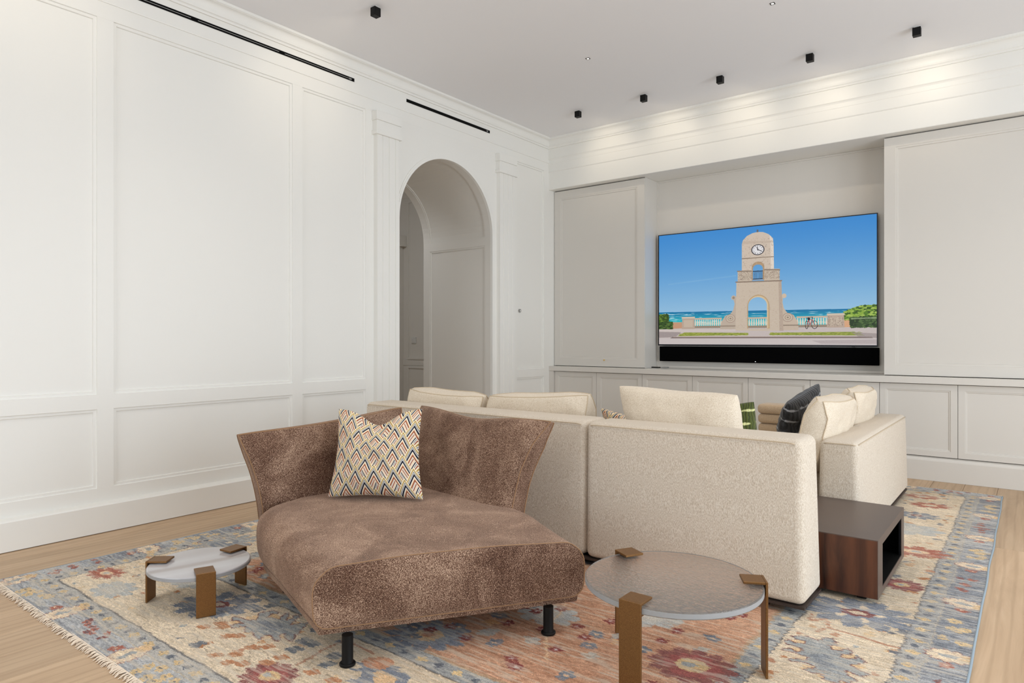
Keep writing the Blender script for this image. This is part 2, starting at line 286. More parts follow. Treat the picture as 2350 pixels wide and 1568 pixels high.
    for i in range(12): b = i * math.pi / 6; c.line([(.502 + .0195 * math.sin(b), .200 - .029 * math.cos(b)), (.502 + .0235 * math.sin(b), .200 - .035 * math.cos(b))], .0028, (60, 60, 70))
    c.line([(.503, .206), (.498, .176)], .0035, (24, 26, 36)); c.line([(.500, .196), (.521, .216)], .0042, (24, 26, 36))
    # pitted coral stone
    for i in range(1300):
        x, y = R.uniform(.40, .612), R.uniform(.06, .87); w = c.win(x, x + .001, y, y + .001); v = c.a[w]
        if v.size and abs(v[0, 0, 0] - .79) < .11 and v[0, 0, 2] < v[0, 0, 0] - .04 and math.hypot((x - .502) / .033, (y - .2) / .05) > 1: c.ell(x, y, R.uniform(.0007, .0017), R.uniform(.001, .0024), R.choice([(140, 122, 110), (168, 150, 134), (222, 208, 194)]), R.uniform(0, 3), .55)
    for (x0, x1) in ((.808, .870), (.41, .474), (.534, .60), (.43, .572)):
        for i in range(120): c.ell(R.uniform(x0, x1), R.uniform(.77, .85) if x0 > .8 else R.uniform(.10, .45) if x0 == .43 else R.uniform(.38, .45), .0016, .0026, (120, 104, 94), 0, .5) if not (x0 == .43 and False) else None
    hole(arch(.479, .525, .325, .376, .36))
    # plaza, grass, curb, road, bicycle
    c.poly([(0, .862), (.396, .868), (.396, .888), (0, .893)], (204, 192, 186)); c.poly([(0, .885), (.12, .89), (.09, .935), (0, .94)], (160, 148, 146))
    c.poly([(.138, .893), (.457, .900), (.457, .918), (.10, .926)], (146, 156, 66)); c.poly([(.558, .900), (.913, .896), (.955, .925), (.558, .920)], (146, 156, 66))
    for i in range(500):
        x = R.uniform(.11, .94); y = R.uniform(.899, .921)
        if not .457 < x < .558: c.ell(x, y, .006, .0022, R.choice([(116, 130, 48), (170, 172, 84), (134, 146, 60)]), 0, .7)
    c.poly([(.077, .930), (.98, .930), (.985, .946), (.06, .946)], (124, 108, 104)); c.poly([(.077, .930), (.98, .930), (.98, .934), (.077, .934)], (186, 170, 160)); c.poly([(0, .945), (1, .946), (1, 1), (0, 1)], (200, 190, 188))
    c.poly([(.74, .965), (1, .955), (1, .99), (.78, .99)], (176, 164, 164), .8); c.poly([(.9, .90), (1, .91), (1, .945), (.93, .935)], (150, 138, 136), .7)
    for cx, rx in ((.719, .006), (.752, .0125)):
        for i in range(40): b = i * math.pi / 20; c.ell(cx + rx * math.cos(b), .838 + .031 * math.sin(b), .0014, .0022, (30, 24, 34))
    BR = (150, 40, 60)
    for pl in ([(.752, .838), (.742, .795), (.727, .80)], [(.742, .795), (.733, .838), (.727, .80)], [(.733, .838), (.720, .838), (.727, .80)]): c.line(pl, .0028, BR)
    c.line([(.716, .783), (.727, .780), (.727, .80)], .003, (28, 24, 32)); c.line([(.734, .778), (.742, .776), (.745, .790)], .003, (28, 24, 32)); c.ell(.728, .790, .006, .012, (40, 34, 44))
    g = (.96 + .07 * vnoise(H, W, 3, 3, 31, 2))[..., None]
    c.a[int(.83 * H):] *= g[int(.83 * H):]
    return np.clip(c.a, 0, 1)

def paint_zigzag():
    N = 1000; a = np.zeros((N, N, 3), np.float32); a[:] = np.array((232, 214, 184)) / 255
    X, Y = np.meshgrid((np.arange(N) + .5) / N, (np.arange(N) + .5) / N)     # Y down
    cw = 1 / 4.7; rh = 1 / 7.6; K = 1.85
    Q = .84
    bands = [(t * Q, cc) for t, cc in [(.00, (240, 226, 194)), (.010, (170, 140, 76)), (.021, (238, 226, 200)), (.027, (134, 136, 140)), (.037, (240, 234, 222)), (.042, (26, 30, 48)), (.058, (240, 230, 210)), (.065, (226, 196, 164)), (.076, (146, 78, 52)), (.089, (238, 226, 206)), (.095, None)]]
    for row in range(-2, 12):
        for col in range(-1, 8):
            cx = (col + (.5 if row % 2 else 0)) * cw; ty = row * rh
            d = (Y - ty - K * np.abs(X - cx)) / math.sqrt(1 + K * K)
            m = (d > 0) & (np.abs(X - cx) < cw / 2 + .002)
            y0 = max(0, int(ty * N)); 
            for i, (t, cc) in enumerate(bands):
                mm = m & (d > t * .98)
                if cc is None:
                    s = 1 if row % 2 else -1
                    q = (s * (X - cx) * K + (Y - ty)) / math.sqrt(1 + K * K) 
                    ph = q / .0145; k = ph.astype(int) % 4
                    pal = np.array([(34, 38, 58), (150, 150, 152), (150, 84, 62), (224, 196, 164)]) / 255
                    st = (ph - np.floor(ph)) < .62
                    a[mm & ~st] = np.array((240, 230, 212)) / 255; a[mm & st] = pal[k][mm & st]
                else: a[mm] = np.array(cc) / 255
    return a[::-1].copy()

def img(name, arr):
    h, w, _ = arr.shape
    im = bpy.data.images.new(name, w, h, alpha=False)
    px = np.ones((h, w, 4), np.float32); px[..., :3] = arr
    im.pixels.foreach_set(px.ravel()); im.update(); im.pack(); return im
# ---------------------------------------------------------------- helpers
def tag(o, label=None, cat=None, group=None, kind=None):
    for k, v in (('label', label), ('category', cat), ('group', group), ('kind', kind)):
        if v: o[k] = v
    return o
def thing(name, label, cat, loc, group=None):
    o = bpy.data.objects.new(name, None); C.objects.link(o); o.location = loc; o.empty_display_size = .1
    return tag(o, label, cat, group)
def off(p):
    v = Vector((0, 0, 0))
    while p is not None: v += p.location; p = p.parent
    return v
def obj(name, vf, mat, parent=None, smooth=False, uv=None):
    vs, fs = vf[0], vf[1]; o = off(parent)
    me = bpy.data.meshes.new(name); me.from_pydata([(v[0] - o.x, v[1] - o.y, v[2] - o.z) for v in vs], [], fs); me.update()
    if uv is not None:
        l = me.uv_layers.new(name='UVMap'); idx = np.empty(len(me.loops), np.int32); me.loops.foreach_get('vertex_index', idx)
        l.data.foreach_set('uv', np.array(uv, np.float32)[idx].ravel())
    me.materials.append(mat)
    if smooth:
        me.polygons.foreach_set('use_smooth', [True] * len(me.polygons))
        if smooth == 'auto': me.set_sharp_from_angle(angle=math.radians(38))
    ob = bpy.data.objects.new(name, me); C.objects.link(ob)
    if parent is not None: ob.parent = parent
    return ob
def struct(name, vf, mat, parent=None, **k):
    o = obj(name, vf, mat, parent, **k)
    if parent is None: o['kind'] = 'structure'
    return o
def join(*l):
    vs, fs = [], []
    for v, f in l:
        n = len(vs); vs += list(v); fs += [[i + n for i in q] for q in f]
    return vs, fs
def box(x0, x1, y0, y1, z0, z1):
    v = [(x, y, z) for x in (x0, x1) for y in (y0, y1) for z in (z0, z1)]
    return v, [(0, 1, 3, 2), (4, 6, 7, 5), (0, 4, 5, 1), (2, 3, 7, 6), (0, 2, 6, 4), (1, 5, 7, 3)]
def from_bm(bm):
    bm.verts.ensure_lookup_table(); bm.verts.index_update()
    r = ([tuple(v.co) for v in bm.verts], [[v.index for v in f.verts] for f in bm.faces]); bm.free(); return r
def rhexa(c, r, seg=3, cuts=0, bulge=0):
    """rounded six-sided block from 8 corners, in box() order"""
    bm = bmesh.new(); vs = [bm.verts.new(p) for p in c]
    for f in box(0, 1, 0, 1, 0, 1)[1]: bm.faces.new([vs[i] for i in f])
    bmesh.ops.recalc_face_normals(bm, faces=bm.faces)
    if bulge:
        bmesh.ops.subdivide_edges(bm, edges=bm.edges[:], cuts=7, use_grid_fill=True)
        cen = sum((v.co for v in bm.verts), Vector()) / len(bm.verts)
    bmesh.ops.bevel(bm, geom=[e for e in bm.edges if len(e.link_faces) == 2 and e.calc_face_angle(0) > .5], offset=r, segments=seg, profile=.5, affect='EDGES')
    return from_bm(bm)
def rbox(x0, x1, y0, y1, z0, z1, r, seg=3): return rhexa(box(x0, x1, y0, y1, z0, z1)[0], r, seg)
def tube(pts, r, n=8, closed=False, cap=True):
    pts = [Vector(p) for p in pts]; N = len(pts); vs, fs = [], []
    prev = None
    for i, p in enumerate(pts):
        a = pts[(i - 1) % N] if (closed or i > 0) else p; b = pts[(i + 1) % N] if (closed or i < N - 1) else p
        t = (b - a).normalized()
        if prev is None: u = t.orthogonal().normalized()
        else: u = (prev - t * prev.dot(t)); u = u.normalized() if u.length > 1e-6 else t.orthogonal().normalized()
        prev = u; w = t.cross(u); rr = r[i] if isinstance(r, (list, tuple)) else r
        for k in range(n): q = 2 * math.pi * k / n; vs.append(p + u * (rr * math.cos(q)) + w * (rr * math.sin(q)))
    for i in range(N if closed else N - 1):
        j = (i + 1) % N
        for k in range(n): m = (k + 1) % n; fs.append((i * n + k, i * n + m, j * n + m, j * n + k))
    if cap and not closed: fs.append(list(range(n))[::-1]); fs.append([(N - 1) * n + k for k in range(n)])
    return vs, fs
def lathe(prof, cx, cy, n=48):
    vs, fs = [], []
    for r, z in prof:
        for k in range(n): q = 2 * math.pi * k / n; vs.append((cx + r * math.cos(q), cy + r * math.sin(q), z))
    for i in range(len(prof) - 1):
        for k in range(n): m = (k + 1) % n; fs.append((i * n + k, i * n + m, (i + 1) * n + m, (i + 1) * n + k))
    fs.append(list(range(n))[::-1]); fs.append([(len(prof) - 1) * n + k for k in range(n)])
    return vs, fs
def extrude(prof, axis, a, b):
    """closed 2-D profile swept along x (prof=y,z), y (prof=x,z) or z (prof=x,y)"""
    mk = {'x': lambda p, t: (t, p[0], p[1]), 'y': lambda p, t: (p[0], t, p[1]), 'z': lambda p, t: (p[0], p[1], t)}[axis]; n = len(prof)
    vs = [mk(p, a) for p in prof] + [mk(p, b) for p in prof]
    fs = [(i, (i + 1) % n, n + (i + 1) % n, n + i) for i in range(n)] + [list(range(n))[::-1], list(range(n, 2 * n))]
    bm = bmesh.new(); v = [bm.verts.new(p) for p in vs]
    for f in fs: bm.faces.new([v[i] for i in f])
    bmesh.ops.recalc_face_normals(bm, faces=bm.faces); bmesh.ops.triangulate(bm, faces=[f for f in bm.faces if len(f.verts) > 4]); return from_bm(bm)
def grid(fn, nu, nv, closed_u=False):
    vs = [fn(i, j) for j in range(nv) for i in range(nu)]; fs = []
    for j in range(nv - 1):
        for i in range(nu if closed_u else nu - 1):
            k = (i + 1) % nu; fs.append((j * nu + i, j * nu + k, (j + 1) * nu + k, (j + 1) * nu + i))
    return vs, fs
def fix(vf):
    bm = bmesh.new(); v = [bm.verts.new(p) for p in vf[0]]
    for f in vf[1]:
        try: bm.faces.new([v[i] for i in f])
        except ValueError: pass
    bmesh.ops.remove_doubles(bm, verts=bm.verts, dist=1e-5); bmesh.ops.recalc_face_normals(bm, faces=bm.faces); return from_bm(bm)
def clone(t, loc, label=None):
    c = t.copy(); C.objects.link(c); c.location = loc
    if label: c['label'] = label
    for ch in list(t.children):
        d = ch.copy(); C.objects.link(d); d.parent = c
        for g in list(ch.children):
            e = g.copy(); C.objects.link(e); e.parent = d
    return c
def sm(x): x = max(0, min(1, x)); return x * x * (3 - 2 * x)

# ---------------------------------------------------------------- materials
def srgb(r, g, b): return tuple(((c / 255 / 12.92) if c / 255 <= .04045 else ((c / 255 + .055) / 1.055) ** 2.4) for c in (r, g, b)) + (1,)
def M(name, col, rough=.5, metal=0, **k):
    m = bpy.data.materials.new(name); m.use_nodes = True; b = m.node_tree.nodes['Principled BSDF']
    b.inputs['Base Color'].default_value = col; b.inputs['Roughness'].default_value = rough; b.inputs['Metallic'].default_value = metal
    for n, v in k.items(): b.inputs[n.replace('_', ' ')].default_value = v
    return m
def N(m, t, **k):
    n = m.node_tree.nodes.new(t)
    for a, v in k.items():
        if a.startswith('i_'): n.inputs[a[2:].replace('_', ' ')].default_value = v
        else: setattr(n, a, v)
    return n
def L(m, a, ao, b, bi): m.node_tree.links.new(a.outputs[ao], b.inputs[bi])
def ramp(m, stops):
    r = N(m, 'ShaderNodeValToRGB'); e = r.color_ramp.elements
    while len(e) > 1: e.remove(e[-1])
    for i, (p, c) in enumerate(stops):
        q = e[0] if i == 0 else e.new(p); q.position = p; q.color = c
    return r
def coords(m, scale=(1, 1, 1), kind='Object'):
    t = N(m, 'ShaderNodeTexCoord'); mp = N(m, 'ShaderNodeMapping'); mp.inputs['Scale'].default_value = scale; L(m, t, kind, mp, 'Vector'); return mp
def noisy(m, mp, scale, detail=3, rough=.5, dist=0):
    n = N(m, 'ShaderNodeTexNoise', i_Scale=scale, i_Detail=detail, i_Roughness=rough, i_Distortion=dist); L(m, mp, 'Vector', n, 'Vector'); return n
def bump(m, src, out, strength, dist, prev=None):
    b = N(m, 'ShaderNodeBump', i_Strength=strength, i_Distance=dist); L(m, src, out, b, 'Height')
    if prev: L(m, prev, 'Normal', b, 'Normal')
    L(m, b, 'Normal', m.node_tree.nodes['Principled BSDF'], 'Normal'); return b
def paint(name, c, rough=.45, var=.02):
    m = M(name, c, rough, Specular_IOR_Level=.4); mp = coords(m); n = noisy(m, mp, 6, 4)
    d = tuple(x * (1 - var * 2) for x in c[:3]) + (1,); r = ramp(m, [(.3, d), (.7, c)]); L(m, n, 'Fac', r, 'Fac'); L(m, r, 'Color', m.node_tree.nodes['Principled BSDF'], 'Base Color')
    n2 = noisy(m, mp, 240, 2); bump(m, n2, 'Fac', .06, .002); return m
WALL = paint('wall_paint', srgb(236, 235, 230), .42, 0)
CEIL = paint('ceiling_paint', srgb(236, 236, 238), .8, 0)
CAB = paint('cabinet_paint', srgb(213, 209, 202), .36, 0)
HALL = paint('hall_paint', srgb(222, 219, 212), .5, 0)
BLACK = M('black_powder_coat', srgb(12, 11, 11), .5, Specular_IOR_Level=.22); n_ = noisy(BLACK, coords(BLACK), 300, 2); bump(BLACK, n_, 'Fac', .1, .001)
VOID = M('black_inner', (.0015, .0015, .0015, 1), .7, Specular_IOR_Level=.1)
BLKPLAS = M('black_speaker_cloth', (.001, .001, .0012, 1), .9, Specular_IOR_Level=.05)
TVEDGE = M('dark_metal_bezel', srgb(34, 34, 38), .35, .6)
WHITEPL = M('white_plastic', srgb(214, 214, 210), .4); SLATE = M('grey_plastic', srgb(150, 150, 148), .5)
GLEAM = M('brassy_gleam', srgb(232, 196, 110), .35, .9)
LENS = M('lamp_lens', (1, .93, .8, 1), .3, Emission_Color=(1, .9, .74, 1), Emission_Strength=14)
GAP = M('shadow_gap', srgb(70, 66, 60), .9)
def mk_oak():
    m = M('oak_planks', srgb(196, 168, 138), .5); B = m.node_tree.nodes['Principled BSDF']
    mp = coords(m, (7, .55, 7)); oi = N(m, 'ShaderNodeObjectInfo'); add = N(m, 'ShaderNodeVectorMath', operation='ADD'); ml = N(m, 'ShaderNodeMath', operation='MULTIPLY', i_Value=0)
    ml.inputs[1].default_value = 37; L(m, oi, 'Random', ml, 0); L(m, mp, 'Vector', add, 0); L(m, ml, 'Value', add, 1)
    n = N(m, 'ShaderNodeTexNoise', i_Scale=1.6, i_Detail=8, i_Roughness=.6, i_Distortion=1.4); L(m, add, 'Vector', n, 'Vector')
    w = N(m, 'ShaderNodeTexWave', i_Scale=.9, i_Distortion=9, i_Detail=3, i_Detail_Scale=.8); w.bands_direction = 'X'; L(m, add, 'Vector', w, 'Vector')
    r = ramp(m, [(.25, srgb(172, 144, 114)), (.5, srgb(190, 162, 131)), (.75, srgb(204, 177, 146))]); L(m, n, 'Fac', r, 'Fac')
    r2 = ramp(m, [(0, (.80, .78, .75, 1)), (.35, (1, 1, 1, 1))]); L(m, w, 'Color', r2, 'Fac')
    mx = N(m, 'ShaderNodeMix', data_type='RGBA', blend_type='MULTIPLY'); mx.inputs[0].default_value = .55; L(m, r, 'Color', mx, 6); L(m, r2, 'Color', mx, 7)
    r3 = ramp(m, [(0, (.90, .90, .90, 1)), (1, (1.06, 1.05, 1.04, 1))]); L(m, oi, 'Random', r3, 'Fac')
    m2 = N(m, 'ShaderNodeMix', data_type='RGBA', blend_type='MULTIPLY'); m2.inputs[0].default_value = 1; L(m, mx, 2, m2, 6); L(m, r3, 'Color', m2, 7); L(m, m2, 2, B, 'Base Color')
    bump(m, n, 'Fac', .12, .003); return m
OAK = mk_oak()
def mk_walnut():
    m = M('walnut_veneer', srgb(90, 50, 30), .35); B = m.node_tree.nodes['Principled BSDF']
    mp = coords(m, (9, 3, .9)); n = noisy(m, mp, 1.6, 6, .6, 1.6); w = N(m, 'ShaderNodeTexWave', i_Scale=.45, i_Distortion=7, i_Detail=3, i_Detail_Scale=.6); w.bands_direction = 'X'; L(m, mp, 'Vector', w, 'Vector')
    mx = N(m, 'ShaderNodeMath', operation='MULTIPLY_ADD'); mx.inputs[1].default_value = .28; L(m, w, 'Fac', mx, 0); L(m, n, 'Fac', mx, 2)
    r = ramp(m, [(.30, srgb(36, 18, 12)), (.52, srgb(70, 38, 23)), (.85, srgb(98, 57, 35))]); L(m, mx, 'Value', r, 'Fac'); L(m, r, 'Color', B, 'Base Color')
    return m
WALNUT = mk_walnut()
LACQ = M('brown_lacquer', srgb(88, 75, 68), .42); n_ = noisy(LACQ, coords(LACQ), 400, 2); bump(LACQ, n_, 'Fac', .05, .001)
def fabric(name, cols, sc_, bs, bd, stretch=(1, 1, 1), rough=.95, sheen=.3, tint=(1, 1, 1, 1), big=None):
    m = M(name, cols[0], rough, Sheen_Weight=sheen, Sheen_Roughness=.4, Specular_IOR_Level=.15); m.node_tree.nodes['Principled BSDF'].inputs['Sheen Tint'].default_value = tint
    B = m.node_tree.nodes['Principled BSDF']; mp = coords(m, stretch); n = noisy(m, mp, sc_, 3, .65)
    k = len(cols); r = ramp(m, [(.36 + .28 * i / (k - 1), c) for i, c in enumerate(cols)]); src = (n, 'Fac')
    if big:
        g = noisy(m, coords(m), big[0], 4, .6, .8); ma = N(m, 'ShaderNodeMath', operation='MULTIPLY_ADD'); ma.inputs[1].default_value = big[1]; L(m, g, 'Fac', ma, 0)
        sb = N(m, 'ShaderNodeMath', operation='SUBTRACT'); sb.inputs[1].default_value = big[1] / 2; L(m, n, 'Fac', sb, 0); L(m, sb, 'Value', ma, 2); src = (ma, 'Value')
    L(m, src[0], src[1], r, 'Fac'); L(m, r, 'Color', B, 'Base Color'); bump(m, n, 'Fac', bs, bd); return m
BOUCLE = fabric('cream_chenille', [srgb(194, 178, 158), srgb(218, 205, 188), srgb(234, 225, 211)], 230, .8, .0045, (1.7, 1.7, .5), sheen=.15)
CUSH = fabric('cream_cushion_cloth', [srgb(200, 184, 162), srgb(220, 207, 188), srgb(230, 220, 204)], 260, .4, .003, sheen=.15)
PIPE = M('cream_piping', srgb(196, 178, 152), .9)
MOHAIR = fabric('brown_chenille_velvet', [srgb(52, 31, 22), srgb(92, 65, 51), srgb(130, 101, 84), srgb(194, 166, 143)], 310, .7, .004, rough=.85, sheen=.65, tint=srgb(226, 196, 174), big=(4.2, .34))
MOPIPE = M('bronze_piping', srgb(138, 102, 68), .8, Sheen_Weight=.4)
LOUNGE = fabric('sand_wool', [srgb(176, 152, 124), srgb(200, 178, 150)], 260, .5, .003)
def mk_ikat(name, base, dark, spot, sx):
    m = M(name, base, .8, Sheen_Weight=.2, Sheen_Roughness=.4); B = m.node_tree.nodes['Principled BSDF']
    mp = coords(m, kind='UV'); w = N(m, 'ShaderNodeTexWave', i_Scale=6, i_Distortion=6, i_Detail=2, i_Detail_Scale=1.5); L(m, mp, 'Vector', w, 'Vector')
    r = ramp(m, [(.1, dark), (.6, base)]); L(m, w, 'Fac', r, 'Fac')
    w2 = N(m, 'ShaderNodeTexWave', i_Scale=sx, i_Distortion=2.0, i_Detail=2); w2.bands_direction = 'Y'; L(m, mp, 'Vector', w2, 'Vector')
    n = N(m, 'ShaderNodeTexNoise', i_Scale=9, i_Detail=2); L(m, mp, 'Vector', n, 'Vector')
    a = N(m, 'ShaderNodeMath', operation='MULTIPLY_ADD'); a.inputs[1].default_value = .5; L(m, n, 'Fac', a, 0); L(m, w2, 'Fac', a, 2)
    r2 = ramp(m, [(1.17 / 1.5 * 1.5 * .78, (0, 0, 0, 1)), (.97, (1, 1, 1, 1))]); s = N(m, 'ShaderNodeMath', operation='MULTIPLY'); s.inputs[1].default_value = .78; L(m, a, 'Value', s, 0); L(m, s, 'Value', r2, 'Fac')
    mx = N(m, 'ShaderNodeMix', data_type='RGBA'); L(m, r2, 'Color', mx, 0); L(m, r, 'Color', mx, 6); mx.inputs[7].default_value = spot; L(m, mx, 2, B, 'Base Color'); bump(m, w, 'Fac', .35, .006); return m
GREEN = mk_ikat('green_velvet', srgb(74, 84, 26), srgb(52, 60, 18), srgb(206, 208, 150), 1.9)
CHAR = mk_ikat('charcoal_velvet', srgb(44, 45, 48), srgb(16, 16, 18), srgb(150, 152, 156), 1.6)
def mk_bronze():
    m = M('patinated_bronze', srgb(128, 92, 54), .42, .75); n = noisy(m, coords(m), 500, 3); r = ramp(m, [(.3, srgb(104, 72, 40)), (.7, srgb(142, 104, 62))]); L(m, n, 'Fac', r, 'Fac'); L(m, r, 'Color', m.node_tree.nodes['Principled BSDF'], 'Base Color'); bump(m, n, 'Fac', .15, .001); return m
BRONZE = mk_bronze()
def mk_glass():
    m = M('rippled_cast_glass', srgb(238, 234, 230), .17, Transmission_Weight=.94, IOR=1.36); mp = coords(m, (1, 1, 1)); mp.inputs['Rotation'].default_value = (0, 0, .5)
    mp2 = N(m, 'ShaderNodeMapping'); mp2.inputs['Scale'].default_value = (42, 90, 42); L(m, mp, 'Vector', mp2, 'Vector')
    n = N(m, 'ShaderNodeTexNoise', i_Scale=1, i_Detail=2, i_Distortion=.8); L(m, mp2, 'Vector', n, 'Vector'); bump(m, n, 'Fac', .5, .007); return m
GLASS = mk_glass()
RIM = M('frosted_glass_rim', srgb(214, 217, 220), .3, Transmission_Weight=.6, IOR=1.4)
def mk_stone():
    m = M('milky_cast_glass', srgb(214, 212, 214), .12, Transmission_Weight=.12, Subsurface_Weight=.2, Coat_Weight=.4); m.node_tree.nodes['Principled BSDF'].inputs['Subsurface Radius'].default_value = (.02, .02, .02)
    mp = coords(m, (3, 3, 3)); w = N(m, 'ShaderNodeTexWave', i_Scale=.32, i_Distortion=7, i_Detail=2, i_Detail_Scale=.5); L(m, mp, 'Vector', w, 'Vector')
    r = ramp(m, [(.0, srgb(170, 162, 160)), (.10, srgb(192, 190, 192)), (.6, srgb(199, 198, 202)), (1, srgb(190, 188, 191))]); L(m, w, 'Fac', r, 'Fac'); L(m, r, 'Color', m.node_tree.nodes['Principled BSDF'], 'Base Color'); return m
STONE = mk_stone()
def imgmat(name, im, rough, emis=None, bumpy=None):
    m = M(name, (1, 1, 1, 1), rough); B = m.node_tree.nodes['Principled BSDF']; t = N(m, 'ShaderNodeTexImage'); t.image = im; t.extension = 'REPEAT'; uv = N(m, 'ShaderNodeTexCoord'); L(m, uv, 'UV', t, 'Vector')
    if emis: B.inputs['Base Color'].default_value = (.01, .01, .01, 1); L(m, t, 'Color', B, 'Emission Color'); B.inputs['Emission Strength'].default_value = emis; B.inputs['Specular IOR Level'].default_value = .15
    else: L(m, t, 'Color', B, 'Base Color'); B.inputs['Specular IOR Level'].default_value = .1
    if bumpy: n = noisy(m, coords(m, bumpy[2] if len(bumpy) > 2 else (1, 1, 1)), bumpy[0], 2, .6); bump(m, n, 'Fac', .6, bumpy[1])
    return m
RUG = imgmat('hand_knotted_wool', img('rug_pattern', paint_rug()), .95, bumpy=(220, .006, (.5, 1.4, 1)))
SCREEN = imgmat('screen_picture', img('screen_pattern', paint_screen()[::-1]), .25, emis=2.2)
ZIG = imgmat('embroidered_zigzag', img('zigzag_pattern', paint_zigzag()), .9, bumpy=(500, .002))
FRINGE = M('cream_wool_fringe', srgb(232, 216, 196), .95)
RUGEDGE = M('pale_blue_binding', srgb(140, 154, 164), .95)
# ---------------------------------------------------------------- the room shell
XW, HC, YF, YN = -4.60, 3.595, 6.636, 7.07          # left wall face, ceiling, frieze face, niche back
AC, AR, AZ = 4.888, .670, 2.317                     # arch centre, radius, springing
PD = .020
# floor: sub-floor with oak boards laid along y
floor = struct('floor', box(-9.6, 3.3, -3.2, 7.6, -.12, -.012), GAP)
pw = .22; R = random.Random(3); i = 0; meshes = {}
x = XW - .02
while x < 1.4:
    y = -1.2 - R.uniform(0, 1.2)
    while y < 6.75:
        ln = R.choice([1.7, 2.1, 2.5]); y1 = min(y + ln, 6.76)
        if y1 > -.4 and y1 - y > .15:
            g = .0009; z = R.uniform(-.0003, .0003)
            b = rhexa([(px, py, pz) for px in (x + g, x + pw - g) for py in (y + g, y1 - g) for pz in (-.012, z)], .0012, 1)
            struct('plank', b, OAK, floor)
        y = y1
    x += pw
for px in (-8.9, -8.0, -7.1, -6.2, -5.3):            # wide boards of the passage and hall beyond the arch
    for py in (2.2, 4.2, 6.0): struct('plank', rbox(px + .001, px + .69, py + .001, py + (1.99 if py < 4 else 1.79 if py < 6 else 1.5), -.012, 0, .001, 1), OAK, floor)
for py in (-3.1,): struct('plank', rbox(-4.6, 1.4, -3.1, -1.25, -.012, -.0005, .001, 1), OAK, floor)
struct('plank', rbox(1.41, 3.2, -3.1, 6.6, -.012, -.0005, .001, 1), OAK, floor)
ceiling = struct('ceiling', box(XW - .2, 3.3, -3.2, 7.2, HC, HC + .15), CEIL)
# left wall: solid core with the vaulted passage cut through it
def arch_pts(r, zb, n=36):
    p = [(AC - r, zb)] + [(AC - r * math.cos(math.pi * k / n), AZ + r * math.sin(math.pi * k / n)) for k in range(n + 1)] + [(AC + r, zb)]; return p
def arch_ring(x0, x1, r0, r1, zb):
    a, b = arch_pts(r0, zb), arch_pts(r1, zb); n = len(a); vs = []
    for p, q in zip(a, b): vs += [(x0, p[0], p[1]), (x1, p[0], p[1]), (x1, q[0], q[1]), (x0, q[0], q[1])]
    fs = []
    for k in range(n - 1):
        for m in range(4): fs.append((4 * k + m, 4 * k + (m + 1) % 4, 4 * k + 4 + (m + 1) % 4, 4 * k + 4 + m))
    fs += [(3, 2, 1, 0), tuple(4 * (n - 1) + m for m in range(4))]; return fix((vs, fs))
def arch_slab(x0, x1, y0, y1, z0, z1, r):
    """rectangular slab in the plane of the wall with the arch left open"""
    p = arch_pts(r, z0); parts = []
    vs, fs = [], []
    top = [(min(max(q[0], y0), y1), z1) for q in p]
    n = len(p)
    for (a, b) in zip(p, top): vs += [(x0, a[0], a[1]), (x1, a[0], a[1]), (x1, b[0], b[1]), (x0, b[0], b[1])]
    for k in range(1, n - 2):
        for m in range(4): fs.append((4 * k + m, 4 * k + (m + 1) % 4, 4 * k + 4 + (m + 1) % 4, 4 * k + 4 + m))
    parts.append((vs, fs)); parts.append(box(x0, x1, y0, AC - r, z0, z1)); parts.append(box(x0, x1, AC + r, y1, z0, z1)); return join(*parts)
wl = struct('wall_left', arch_slab(-5.638, XW - PD, -3.2, 7.3, 0, HC, AR + .012), WALL)
# stiles, rails and recessed panels with a stepped moulding
def frame_ring(y0, y1, z0, z1, prof):
    """mitred moulding around a panel on the left wall; prof = (inset, x) points from outside in"""
    vs, fs = [], []; n = len(prof)
    for (cy, cz, sy, sz) in ((y0, z0, 1, 1), (y1, z0, -1, 1), (y1, z1, -1, -1), (y0, z1, 1, -1)):
        vs += [(px, cy + sy * t, cz + sz * t) for t, px in prof]
    for k in range(4):
        for m in range(n - 1): a, b = k * n + m, ((k + 1) % 4) * n + m; fs.append((a, b, b + 1, a + 1))
    return vs, fs
MOLD = [(0, XW), (.0008, XW - .007), (.004, XW - .009), (.0185, XW - .009), (.0200, XW - .0115), (.0215, XW - .0195), (.026, XW - .0198)]
cols = [(-2.39, -1.09), (-.99, .31), (.404, 1.704), (1.799, 3.099), (3.189, 3.832)]
ZL, ZU = (.270, .764), (.855, 3.215)
for (a, b) in cols + [(6.0, 6.535)]:
    for z0, z1 in (ZL, ZU):
        struct('panel', box(XW - PD - .001, XW - PD + .0005, a + .02, b - .02, z0 + .02, z1 - .02), WALL, wl)
        struct('panel_moulding', frame_ring(a, b, z0, z1, MOLD), WALL, wl)
ys = [-3.2, -2.39]
edges = [(-3.2, -2.39), (-1.09, -.99), (.31, .404), (1.704, 1.799), (3.099, 3.189), (3.832, 3.924), (5.9, 6.0), (6.535, 6.80)]
for a, b in edges: struct('stile', box(XW - PD, XW, a, b, .16, 3.215), WALL, wl)
for a, b in cols + [(6.0, 6.535)]:
    for z0, z1 in ((.16, .270), (.764, .855)): struct('rail', box(XW - PD, XW - .0002, a, b, z0, z1), WALL, wl)
struct('rail', box(XW - PD, XW + .0010, -3.2, 6.80, 3.215, 3.316), WALL, wl)
struct('arch_surround', arch_slab(XW - PD, XW, 3.924, 5.90, .002, 3.215, AR), WALL, wl)
